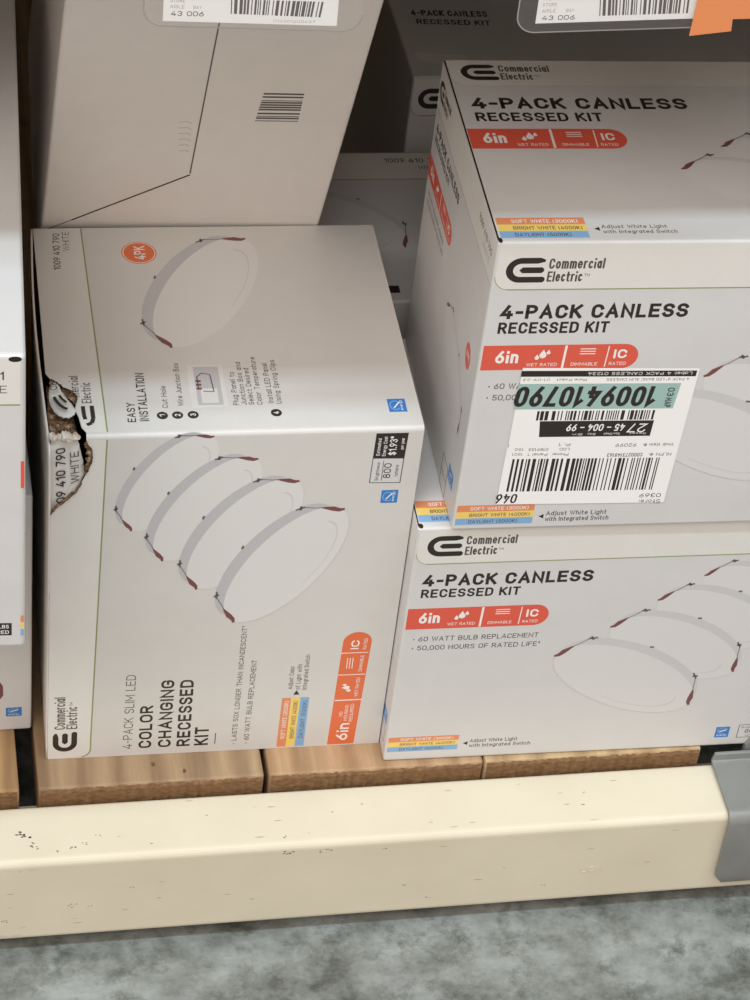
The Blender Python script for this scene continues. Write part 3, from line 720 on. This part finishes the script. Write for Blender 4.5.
cut(fA, [(wmm - 0.2, -R)] + [(wmm - 0.2, -hmm), (0, -hmm)] + front_notch)
cut(tA, [(0, 0)] + top_notch[::-1] + [(wmm - 0.2, -dmm + R), (wmm - 0.2, 0)])
prev = None
for k in range(7):
    t = math.radians(90 * k / 6); y = R * (1 - math.sin(t)); z = AH * 1000 - R * (1 - math.cos(t))
    row = [Vector((x / 1000, y / 1000, z / 1000)) for x in (20.6, wmm - 0.2)]
    if prev: fpoly([prev[0], row[0], row[1], prev[1]])
    prev = row
x1 = AW - 0.0002
fpoly([(x1, 0, 0), (x1, AD, 0), (x1, AD, AH), (x1, R / 1000, AH), (x1, 0, AH - R / 1000)])
fpoly([(0, AD, 0), (0, AD, AH), (x1, AD, AH), (x1, AD, 0)])
fpoly([(0, 0, 0), (0, AD, 0), (x1, AD, 0), (x1, 0, 0)])
bmesh.ops.remove_doubles(bm, verts=bm.verts, dist=0.00002)
obj('carton_body', bm, M['panel2'], r, 'keep')
# left side, bowed outwards where it came away from the lid
bm = bmesh.new(); ny, nz = 24, 24; grid = []
for j in range(ny + 1):
    row = []
    for k in range(nz + 1):
        y = AD * j / ny; z = AH * k / nz; fy = 1 - j / ny; fz = max(0, (k / nz - 0.55) / 0.45)
        bow = 0.0036 * fz ** 1.6 * math.sin(math.pi * min(1, 0.10 + fy * 0.82)) ** 1.2
        zz = z - (0.007 * fz * max(0, (fy - 0.72) / 0.28))
        row.append(bm.verts.new((-bow, y, zz)))
    grid.append(row)
for j in range(ny):
    for k in range(nz): bm.faces.new((grid[j][k], grid[j][k + 1], grid[j + 1][k + 1], grid[j + 1][k]))
so = obj('side_panel', bm, M['plain'], r, True); so['label'] = 'left side panel bowed away from the lid'
sm = so.modifiers.new('thick', 'SOLIDIFY'); sm.thickness = 0.0012; sm.offset = 0
# ripped card along the hole
def ribbon(name, paths, m):
    bm = bmesh.new()
    for face, line, wl, wr, lift in paths:
        pa, pb, pc = [], [], []
        for k, (u, v) in enumerate(line):
            a, b = line[max(0, k - 1)], line[min(len(line) - 1, k + 1)]; d = math.hypot(b[0] - a[0], b[1] - a[1]) or 1
            nx, ny_ = -(b[1] - a[1]) / d, (b[0] - a[0]) / d
            taper = 0.35 + 0.65 * math.sin(math.pi * (k + 0.3) / (len(line) - 0.4)); j = random.uniform
            pa.append(bm.verts.new(face.at(u - nx * wl * taper * j(.6, 1.2), v - ny_ * wl * taper * j(.6, 1.2), -0.0012)))
            pb.append(bm.verts.new(face.at(u, v, lift * j(.6, 1.2))))
            pc.append(bm.verts.new(face.at(u + nx * wr * taper * j(.6, 1.3), v + ny_ * wr * taper * j(.6, 1.3), 0.0003)))
        for k in range(len(line) - 1):
            bm.faces.new((pa[k], pa[k + 1], pb[k + 1], pb[k])); bm.faces.new((pb[k], pb[k + 1], pc[k + 1], pc[k]))
    o = obj(name, bm, M[m], r, True); return o
def dense(line, n=4):
    out = []
    for (a, b), (c, d) in zip(line[:-1], line[1:]):
        for k in range(n): out.append((a + (c - a) * k / n + random.uniform(-.35, .35), b + (d - b) * k / n + random.uniform(-.35, .35)))
    return out + [line[-1]]
ribbon('torn_edge', [(fA, dense([(20.8, -3.5), (21.8, -7), (23.8, -9.5), (24.6, -17), (22.5, -25), (21, -29)]), 0.8, -3.4, 0.0014)], 'torn')['label'] = 'ragged brown torn cardboard'
ribbon('torn_edge', [(fA, dense([(18.2, -36.5), (15.2, -43.6), (11, -48), (7.5, -52), (3.5, -56), (0.4, -61)]), 0.9, -1.4, 0.0011)], 'torn')['label'] = 'ragged brown torn cardboard'
ribbon('torn_edge', [(tA, dense([(16.2, -174.6), (17.6, -170), (15.4, -165), (10, -160), (6.3, -155.6), (3, -152)]), -5.0, 1.2, 0.0016)], 'torn')['label'] = 'ragged brown torn cardboard'
# the ripped front piece, pushed in and hanging loose
def sheet(name, face, outline, m, depth, cr=0.0006, thick=0.0012):
    bm = bmesh.new(); vs = []
    for t in tessellate_polygon([[Vector((u, v, 0)) for u, v in outline]]):
        q = [outline[k] for k in t]; ar = (q[1][0] - q[0][0]) * (q[2][1] - q[0][1]) - (q[1][1] - q[0][1]) * (q[2][0] - q[0][0])
        if ar < 0: q = q[::-1]
        bm.faces.new([bm.verts.new(Vector((u, v, 0))) for u, v in q])
    bmesh.ops.remove_doubles(bm, verts=bm.verts, dist=0.001)
    bmesh.ops.subdivide_edges(bm, edges=bm.edges, cuts=3, use_grid_fill=True)
    for v in bm.verts:
        u, w = v.co.x, v.co.y; v.co = face.at(u, w, depth(u, w) + random.uniform(-cr, cr))
    o = obj(name, bm, M[m], r, True); md = o.modifiers.new('thick', 'SOLIDIFY'); md.thickness = thick; md.offset = -1
    return o
sheet('torn_flap', fA, [(0.2, -61.5), (0.2, -3.4), (4.1, -2.4), (9, -1.6), (13.9, -1.2), (15.6, -4), (16.6, -8.2), (17.8, -14.5), (19.2, -20.8), (19.6, -27), (20.4, -31), (17.9, -38.2), (15.4, -43.8), (7.7, -52.2), (3.7, -56.2)], 'flap',
      lambda u, v: -0.0010 - 0.00003 * u, 0.00015)['label'] = 'torn white card flap with part of the item number'
ff2 = Face(fA.at(0, 0, -0.0007), fA.U, fA.V)
P = Part(ff2); P.text('09 410 790', (9.4, -52), (8.6, -9.0), 5.8, 'ink', 0.012, 3, -.15); P.text('WHITE', (17.2, -36.5), (16.4, -12.0), 5.2, 'ink2', 0.0, 3, -.15); P.build('item_number', r)
sheet('torn_flap', tA, [(4.4, -155.2), (2.0, -158.4), (1.0, -163), (0.8, -170.2), (1.2, -174), (2.1, -177.5), (3.4, -181.4), (5.2, -184.9), (8.5, -188.2), (11.4, -188.4), (14.0, -187.0), (15.6, -183.4), (13.8, -178), (11.4, -172.4), (8.6, -165.8), (7.4, -160), (6.2, -156)], 'flap',
      lambda u, v: 0.0002 + 0.00022 * (u - 2), 0.0004)['label'] = 'curled scrap of the lid with part of the logo'
P = Part(Face(tA.at(0, 0, 0.0026), Vector((1, 0, 0.22)), tA.V))
P.text('Co', (6.0, -165.4), (6.6, -158.2), 4.4, 'ink2', 0.004, 5)
P.line([(3.6, -171.5), (4.6, -175), (6.6, -179.6), (8.8, -182.8), (11.0, -184.6)], 1.9, 'ink', 4); P.line([(6.8, -170.8), (8.2, -174.6), (10.6, -178.6)], 1.5, 'ink', 4); P.build('brand_logo', r, 'torn piece of the logo')
def crumple(name, pts, m):
    bm = bmesh.new()
    for x, y, z, s in pts:
        q = bmesh.ops.create_icosphere(bm, subdivisions=2, radius=1.0)
        sc = (random.uniform(.8, 1.3), random.uniform(.8, 1.2), random.uniform(.6, 1.0))
        for v in q['verts']:
            k = random.uniform(.65, 1.25); v.co = Vector((x + v.co.x * s * sc[0] * k, y + v.co.y * s * sc[1] * k, z + v.co.z * s * sc[2] * k)) * 0.001
    return obj(name, bm, M[m], r)
crumple('torn_pulp', [(0.6 + k * 1.5, 2.2 + random.uniform(-.8, .8), 278.2 + random.uniform(-1.4, .4), random.uniform(2.1, 3.2)) for k in range(10)], 'fuzz')['label'] = 'crushed pale paper pulp at the corner'
crumple('torn_pulp', [(4.6 + k * 1.3, 9.0 + random.uniform(-1, 1.6), 279.2 + random.uniform(-1, .4), random.uniform(1.3, 2.1)) for k in range(7)], 'torn')['label'] = 'crushed brown board core at the corner'
# ripped lid card folded down inside the hole
so = sheet('torn_lining', tA, [(0.3, -201), (0.3, -150), (5, -154), (10, -160), (15, -166), (15.6, -174), (14.4, -180), (15.6, -187), (16, -196), (14.6, -202)], 'torn', lambda u, v: -0.0055 - 0.00005 * u, 0.0006)
so['label'] = 'brown inner board seen through the tear'
# print on the torn carton's front (turned a quarter: it reads upwards)
P = Part(fA); band = [(0.4, -62.6), (3.8, -56.6), (7.8, -52.6), (15.5, -44.2), (17.9, -38.4), (21.3, -29.2), (22.8, -25), (24.9, -17), (24.1, -9.5), (22.1, -7), (21, -3.2), (32.6, -3.2), (30.4, -134), (28.3, -258), (28.2, -272)]
for k in range(1, 8):
    t = math.radians(-90 * k / 8); band.append((21.2 + 7 * math.cos(t), -272 + 7 * math.sin(t)))
band += [(21.2, -279.2), (0.4, -279.2)]
P.poly(band, 'flap', 1); P.line(band[11:15] + band[15:22], 0.9, 'olive', 2); P.build('printed_band', r, 'white band with a thin olive edge')
P = Part(fA); logo_mark(P, 3.6, -273, 18.6, 15.8, turn=True, layer=3)
P.text('Commercial', (11.6, -251.4), (11.3, -221), 7.0, 'ink2', 0.0, 3); P.text('Electric', (19.3, -251.4), (19.0, -230.4), 7.0, 'ink2', 0.0, 3); P.text('TM', (16, -229.4), (16, -226), 1.8, 'ink2', 0, 3); P.build('brand_logo', r)
P = Part(fA); P.text('4-PACK SLIM LED', (55.4, -273.4), (56.0, -203.3), 6.2, 'ink2', -0.012)
for t, u, v1, c in (('COLOR', 68.2, -232.7, 8.6), ('CHANGING', 81.0, -209.5, 8.6), ('RECESSED', 93.5, -210, 8.8), ('KIT', 105.6, -255.6, 9.2)): P.text(t, (u, -273.3), (u, v1), c, 'ink', 0.024)
P.line([(110.2, -272.5), (110.3, -262)], 0.6, 'ink2', 2); P.build('product_title', r)
P = Part(fA); P.text('• LASTS 50X LONGER THAN INCANDESCENT¹', (124.4, -273.6), (125.2, -162.7), 3.4, 'ink2', 0.002); P.text('• 60 WATT BULB REPLACEMENT', (132.6, -273.8), (133.4, -194.2), 3.4, 'ink2', 0.002); P.build('bullet_text', r)
P = Part(fA)
for k, (m, t, ink) in enumerate((('org2', 'SOFT WHITE (3000K)', 'white'), ('yel', 'BRIGHT WHITE (4000K)', 'ink2'), ('blu', 'DAYLIGHT (5000K)', 'ink2'))):
    u = 151.8 + 6.1 * k; P.poly([(u, -278.8), (u + 6.1, -278.8), (u + 6.4, -231.4), (u + 0.5, -231.2)], m, 1); P.text(t, (u + 4.9, -271), (u + 5.2, -234.5), 2.9, ink, 0.0)
P.build('colour_stripes', r, 'orange, yellow and blue printed stripes')
P = Part(fA); P.poly([(159.4, -228.6), (161.4, -224.2), (163.4, -228.6)][::-1], 'ink', 2)
for t, u, v0, v1 in (('Adjust Color', 158.4, -223, -201.3), ('of Light with', 163.3, -223.6, -200), ('Integrated Switch', 167.8, -224, -191.3)): P.text(t, (u, v0), (u, v1), 3.1, 'ink2', 0.0)
P.build('switch_note', r)
P = Part(fA); pts = [(186.0, -279), (204.0, -279), (207.0, -181)] + [(197.6 + 9.4 * math.cos(t), -181.5 + 9.2 * math.sin(t)) for t in [math.radians(180 * k / 14) for k in range(1, 14)]] + [(188.2, -181)]
P.poly(pts, 'orange', 1)
for v, w in ((-236, .9), (-211.8, .6), (-191.4, .6)): P.line([(187.6, v), (205.6, v)], w, 'white', 2)
P.text('6in', (199.2, -275.2), (199.6, -258.6), 8.0, 'white', 0.018)
for t, u, a, b_ in (('NO', 194, -251.5, -247), ('HOUSING', 197.4, -256, -241), ('REQUIRED', 201, -257, -240)): P.text(t, (u, a), (u, b_), 2.3, 'white')
droplets(P, (194.6, -224), 2.1, turn=math.pi / 2); P.text('WET RATED', (202.4, -233), (202.6, -215), 2.2, 'white')
for u in (192.6, 194.4, 196.2): P.line([(u, -206), (u, -196)], 0.5, 'white', 2)
P.text('DIMMABLE', (203, -209), (203.2, -194), 2.2, 'white'); P.text('IC', (199, -188), (199.2, -180), 5.4, 'white', 0.02); P.text('RATED', (204, -188.5), (204.2, -178.5), 2.2, 'white')
P.build('feature_banner', r, 'orange banner with white symbols')
P = Part(fA); P.poly([(192.0, -23.4), (211.4, -24.0), (212.0, -4.0), (192.4, -3.9)], 'ink', 1)
for t, u, c, a, b_ in (('Estimated', 196, 2.2, -21.5, -8), ('Energy Cost', 199.6, 2.2, -22, -6.5), ('$1.93*', 205.8, 4.6, -21.5, -6.5), ('per year', 210, 2.0, -17, -8)): P.text(t, (u, a), (u, b_), c, 'white', 0.004)
P.poly([(191.6, -43.6), (211.0, -44.2), (211.4, -24.0), (192.0, -23.4)], 'ink2', 1); P.poly([(192.2, -43.0), (210.4, -43.6), (210.8, -24.4), (192.5, -23.9)], 'panel', 2)
for t, u, c, a, b_ in (('Brightness', 197, 2.2, -41.5, -27), ('800', 204.2, 4.6, -40, -28), ('lumens', 208.6, 2.2, -38.5, -29.5)): P.text(t, (u, a), (u, b_), c, 'ink', 0.004, 3)
P.line([(199, -42), (199, -26)], .4, 'ink', 3); P.build('energy_facts', r, 'black and outlined energy facts boxes')
energy_badge(fA, r, 200.2, -60.4, 210.6, -49.8, True)
for k, (p0_, p1_) in enumerate((((48.7, -76.5), (95, -2.6)), ((68.5, -102.5), (122.2, -21.2)), ((90.6, -127.8), (148.3, -39.8)), ((115.6, -158.2), (178, -64.0)))):
    downlight(fA, r, p0_, p1_, 0.43, 0.33, False, layer=3 + 3 * k)
# print on its lid
P = Part(tA); P.poly([(0.4, -0.6), (30.4, -0.6), (32.7, -176), (32.9, -200.2), (21.2, -200.2), (18.8, -196), (17.8, -187), (16.0, -180), (16.8, -174.6), (18.2, -170), (16, -164.6), (10.4, -159.4), (6.6, -155), (3.2, -151.2), (0.4, -145.6)], 'flap', 1)
P.line([(30.4, -0.6), (32.7, -176), (32.9, -200.2)], 0.9, 'olive', 2); P.build('printed_band', r, 'white band with a thin olive edge')
P = Part(tA); P.text('1009 410 790', (15.2, -44), (16.4, -5.7), 4.4, 'ink', 0.006, 3); P.text('WHITE', (22.0, -24.2), (22.6, -4), 4.4, 'ink2', -0.01, 3); P.build('item_number', r)
P = Part(tA); P.text('mercial', (18.9, -168.5), (18.9, -148.6), 5.6, 'ink2', 0, 3); P.text('Electric', (25.6, -174), (25.9, -155), 5.8, 'ink2', 0, 3)
P.line([(20.2, -176.6), (20.4, -185), (20.9, -188.6)], 2.4, 'ink', 3); P.line([(25.4, -176.4), (25.6, -188), (24.4, -192), (21.4, -193.6)], 2.6, 'ink', 3); P.build('brand_logo', r, 'rest of the logo beside the tear')
P = Part(tA); P.ell((65.6, -27.1), (11.2, 0), (0, 11.6), 'orange', 1); P.ell((65.6, -27.1), (10.4, 0), (0, 10.8), 'white', 2, inner=.95); P.text('4PK', (69.6, -34.2), (69.6, -20.0), 7.2, 'white', 0.008, 3); P.build('pack_badge', r, 'round orange badge')
P = Part(tA)
P.text('EASY', (50.4, -192.2), (50.8, -174.6), 5.0, 'ink', 0.012); P.text('INSTALLATION', (58.0, -191.6), (58.4, -147.2), 5.4, 'ink', 0.012); P.build('heading_text', r)
for n_, u, lines in (('1', 66.2, [('Cut Hole', 70.2, -180, -159.8)]), ('2', 75.2, [('Wire Junction Box', 79.6, -178.6, -138.6)]),
                     ('3', 84.4, [('Plug Panel to', 112.6, -179, -148), ('Junction Box and', 117.4, -179, -138.7), ('Select Desired', 121.8, -179, -144.6), ('Color Temperature', 126.8, -179, -134.2)]),
                     ('4', 134.0, [('Install LED Panel', 133.6, -178, -140.2), ('Using Spring Clips', 138.4, -178.6, -137.4)])):
    P = Part(tA); P.ell((u, -186.8), (3.3, 0), (0, 3.4), 'ink', 1); P.text(n_, (u + 1.7, -187.8), (u + 1.7, -185.7), 3.4, 'white', 0.01); P.build('step_number', r)
    P = Part(tA)
    for t, uu, a, b_ in lines: P.text(t, (uu, a), (uu + .3, b_), 3.4, 'ink2', 0.004)
    P.build('instruction_text', r)
P = Part(tA); P.poly([(84.6, -180.6), (106.4, -180.2), (106.2, -140.6), (84.8, -141)], 'disc', 1); P.rect(88.4, -178.4, 103.6, -142.6, 'band', 2); P.rect(91, -176.4, 101, -163, 'disc', 3)
P.line([(90, -163), (90, -152), (93, -148.5), (98, -150), (99, -166), (92.6, -165.5)], 0.7, 'ink2', 4)
for v in (-156, -159.5, -163): P.rect(88.8, v - 1, 92, v + 1, 'clip', 4)
P.build('wiring_picture', r, 'small printed wiring picture')
downlight(tA, r, (77.2, -123.2), (134.8, -13.4), 0.42, 0.32, False, layer=2)
energy_badge(tA, r, 202.2, -188.8, 213.2, -176.7, True)

# ---- two cartons at the left edge
yaw = math.radians(-2.46); w = 0.28
base = Vector((-0.0209, -0.1001, 0.2098)) - Vector((math.cos(yaw), math.sin(yaw), 0)) * w
r, F = carton('light_kit_carton', 'tall-stacked carton cut by the left frame edge, on top of a lower one', 'carton', base, yaw, w, 0.40, 0.213, bev=0.0026)
fc = F['front']; o_ = w * 1000
P = Part(fc); P.rect(2, -33.2, o_ - 2.8, -2.2, 'flap', 1); P.line([(2, -33.2), (o_ - 2.8, -33.0)], 0.9, 'olive', 2); P.build('tuck_flap', r, 'white flap strip with a thin olive edge')
P = Part(fc); P.text('1009 410 791', (o_ - 48, -16.4), (o_ - 11.0, -16.2), 5.4, 'ink', 0.006, 3); P.text('WHITE', (o_ - 31, -25.2), (o_ - 9.6, -25.0), 5.0, 'ink2', -0.01, 3); P.build('item_number', r)
P = Part(fc); P.ell((o_ - 5.4, -2.6), (3.4, 0), (0, 1.8), 'gap', 2); P.build('flap_gap', r, 'dark finger notch at the corner')
P = Part(fc); P.rect(o_ - 30, -203, o_ - 7.4, -193.2, 'ink', 1); P.text('60 W BULBS', (o_ - 28, -197.4), (o_ - 9, -197.4), 2.8, 'white', .01); P.text('REPLACED', (o_ - 27, -201.8), (o_ - 9, -201.8), 2.8, 'white', .01); P.build('count_badge', r, 'small black badge')
rt = F['right']
P = Part(fc); P.rect(o_ - 2.5, -91, o_ - 0.6, -72, 'red', 1); P.build('feature_banner', r, 'coral red banner wrapping the corner')
P = Part(fc)
for k, m in enumerate(('org2', 'yel', 'blu')): P.rect(o_ - 2.5, -187.5 - 5.2 * (k + 1), o_ - 0.6, -187.5 - 5.2 * k, m, 1)
P.build('colour_stripes', r)
banner(rt, r, 2.6, 94, -72, -91); stripes(rt, r, 2.6, 50, -187.5, -203); title(rt, r, 10, -53, 110, 10, -64, 65, 8)
tp = F['top']; P = Part(tp); P.text('4-PACK CANLESS', (12, -60), (140, -60), 11, 'ink', 0.02); P.build('product_title', r)

yaw = math.radians(0.55); w = 0.19
base = Vector((-0.0083, 0.0276, 0)) - Vector((math.cos(yaw), math.sin(yaw), 0)) * w
r, F = carton('light_kit_carton', 'carton at lower left edge, mostly hidden under an overhanging carton', 'carton', base, yaw, w, 0.27, 0.2092)
fc = F['front']
flap_band(fc, r, 186, 31); downlight(fc, r, (96, -118), (150, -170), 0.42, 0.26, True, ends=(0, 1))
P = Part(fc); P.poly([(166.4, -167), (168.4, -160), (171.4, -166), (171.6, -175), (168.6, -180), (166.0, -183), (165.0, -180), (167.6, -174)], 'clip', 3); P.line([(165, -152), (168, -163)], .8, 'brass', 3); P.build('clip_picture', r)
energy_badge(fc, r, 173.2, -195.4, 183.6, -187.0)
title(fc, r, 9, -46, 79, 7.2, -54, 50, 5.2); banner(fc, r, 2, 84, -66, -82)

# ---- second row: low carton behind the torn one, tall one behind, and one tipped forward
r, F = carton('light_kit_carton', 'low carton in shadow behind the gap between the front cartons', 'carton', (0.028, 0.2085, 0), math.radians(-0.9), 0.29, 0.1775, 0.2124)
tp = F['top']
P = Part(tp); P.rect(2, -34.5, 288, -1.8, 'flap', 1); P.line([(2, -34.5), (288, -34.5)], .9, 'olive', 2); P.build('lid_band', r)
P = Part(tp); P.text('1009 410 790', (237, -13.8), (281, -13.8), 5.4, 'ink', .006, 3); P.text('WHITE', (261, -22.4), (281, -22.4), 4.8, 'ink2', 0, 3); P.build('item_number', r)
downlight(tp, r, (150, -58), (236, -116), 0.5, 0.22, True, ends=(1, 1))
P = Part(tp); P.rect(216, -168, 224, -160, 'ink', 1); P.build('energy_badge', r)
r, F = carton('light_kit_carton', 'dark shadowed carton deepest in the shelf, behind the stack at right', 'carton', (0.2868, 0.392, 0), math.radians(0.2), 0.30, 0.28, 0.270)
fc = F['front']; flap_band(fc, r, 298, 33, 8); brand(fc, r, 5.5, -17.5)
tp = F['top']; P = Part(tp); P.text('4-PACK CANLESS', (14, -196), (72, -199), 8, 'ink', .02); P.text('RECESSED KIT', (16, -208), (72, -211), 7, 'ink', .02); P.build('product_title', r)
P = Part(tp); P.poly([(6, -246), (44, -252), (40, -266), (20, -262), (8, -256)], 'flap', 1); P.build('lid_label', r)

hx = Vector((0.99936, -0.01617, -0.03180)); up = Vector((0.0234, -0.37589, 0.92637)); ny = up.cross(hx)
mt = Matrix((( hx.x, ny.x, up.x, 0.00673 + up.x * 0.0066), (hx.y, ny.y, up.y, 0.2342 + up.y * 0.0066), (hx.z, ny.z, up.z, 0.2137 + up.z * 0.0066), (0, 0, 0, 1)))
r, F = carton('plain_carton', 'plain white carton end tipped forward over the torn carton, with small striped barcode', 'carton', None, 0, 0.1798, 0.185, 0.345, material='plain', matrix=mt)
fc = F['front']; o_ = -351.6
P = Part(fc); P.poly([(1.6, o_ + 350), (88.2, o_ + 350), (88.6, o_ + 135), (87.0, o_ + 132.5), (19, o_ + 79), (1.6, o_ + 68)], 'plain', 4); fo = P.build('end_flap', r)
P = Part(fc)
for k in range(6): P.line([(76 + k * .6, o_ + 191 - k * 6.2), (81 + k * .5, o_ + 192 - k * 6.2), (84 + k * .3, o_ + 190 - k * 6.2)], 0.45, 'pale', 5)
P.build('crease_marks', fo)
P = Part(fc); P.line([(88.4, o_ + 350), (88.8, o_ + 135)], 0.9, 'ink2', 4.5); P.line([(88.9, o_ + 133.6), (19, o_ + 78.6)], 1.3, 'gap', 4.5); P.line([(19, o_ + 78.6), (1.6, o_ + 65)], 0.8, 'ink2', 4.5); P.build('flap_gap', r, 'dark seam around the end flap')
P = Part(fc); P.bars((122.0, o_ + 194.0), (123.4, o_ + 223.6), (147.8, o_ + 224), (148.4, o_ + 194.6), 11, 'ink2', 2, 3); P.build('barcode', r)

# ------------------------------------------------------------------ price tags on the upper beam
def price_tag(label, sleeve, lab, rows, bars, extra=None):
    r = thing('price_tag', label, 'price tag', (0, -0.0825, 0.6), 0, 'price tags under the upper beam')
    fc = Face((0, 0, 0), (1, 0, 0), (0, 0, 1)); fb = Face((0, 0.0009, 0), (1, 0, 0), (0, 0, 1))
    P = Part(fc); P.poly(sleeve, 'clear', 1); so = P.build('clear_sleeve', r, 'clear plastic sleeve')
    P = Part(fc); P.line(sleeve[:-1], 0.7, 'rim', 2); P.build('sleeve_rim', so)
    P = Part(fb); P.poly(lab, 'paper', 1); lo = P.build('paper_label', r, 'white paper shelf label')
    P = Part(fb)
    for t, p0, p1, c, wt in rows:
        P.text(t, p0, p1, c, 'ink' if wt > 0 else 'pale', max(0, wt), 2)
        P.build('label_text', lo); P = Part(fb)
    P = Part(fb); P.bars(*bars, 26, 'ink2', 2, 21); P.build('barcode', lo)
    return r
def rounded(x0, x1, yl, yr, rad, top):
    pts = [(x0, top), (x0, yl + rad)]
    for k in range(1, 9):
        t = math.radians(180 + 90 * k / 8); pts.append((x0 + rad + rad * math.cos(t), yl + rad + rad * math.sin(t)))
    for k in range(0, 9):
        t = math.radians(270 + 90 * k / 8); pts.append((x1 - rad + rad * math.cos(t), yr + rad + rad * math.sin(t)))
    return pts + [(x1, top)]
price_tag('clear sleeved shelf price tag at top left, over the tipped plain carton',
          rounded(34.2, 138.5, 4.9, 1.6, 9.5, 88), [(43.4, 84), (43.5, 7.1), (126.7, 4.0), (125.4, 84)],
          [('43 006', (47.2, 9.9), (62.7, 9.5), 2.6, .004), ('AISLE', (46.6, 14.0), (53.4, 13.8), 1.9, 0), ('BAY', (57.6, 13.6), (61.6, 13.5), 1.7, 0), ('STORE', (46.6, 17.2), (53.6, 17), 1.9, 0), ('1009410790', (92, 20.0), (119.0, 19.4), 3.6, .004), ('014501200437', (96, 6.2), (116, 5.6), 1.5, 0)],
          ((75.2, 18.8), (119.3, 17.2), (118.4, 8.8), (75.4, 10.9)))
r = price_tag('clear sleeved shelf price tag at top right, with an orange strip beside it',
          rounded(214.5, 322, 0.6, 3.4, 9.5, 88), [(223.0, 84), (224.2, 5.0), (304.5, 7.6), (304.0, 84)],
          [('43 006', (227.2, 6.8), (243.5, 7.2), 2.6, .004), ('AISLE', (226.6, 11.0), (233.4, 11.2), 1.9, 0), ('BAY', (238.6, 11.4), (242.6, 11.5), 1.7, 0), ('STORE', (226.4, 14.4), (233.6, 14.6), 1.9, 0), ('ITEM 1009410790', (226.4, 17.8), (250, 18.2), 1.9, 0), ('1009410790', (264, 21.6), (296, 21.8), 3.6, .004)],
          ((254.4, 18.6), (299.6, 19.2), (300.2, 10.6), (255.6, 9.2)))
P = Part(Face((0, -0.0012, 0), (1, 0, 0), (0, 0, 1))); P.poly([(304.6, 84), (303.0, 12), (302.6, -1.0), (323.6, 1.6), (323.0, 8.4), (352, 9.2), (352, 84)], 'tagor', 1)
so = P.build('orange_strip', r, 'orange plastic strip'); sm = so.modifiers.new('t', 'SOLIDIFY'); sm.thickness = 0.0006
for m in bpy.data.materials: m.use_backface_culling = False
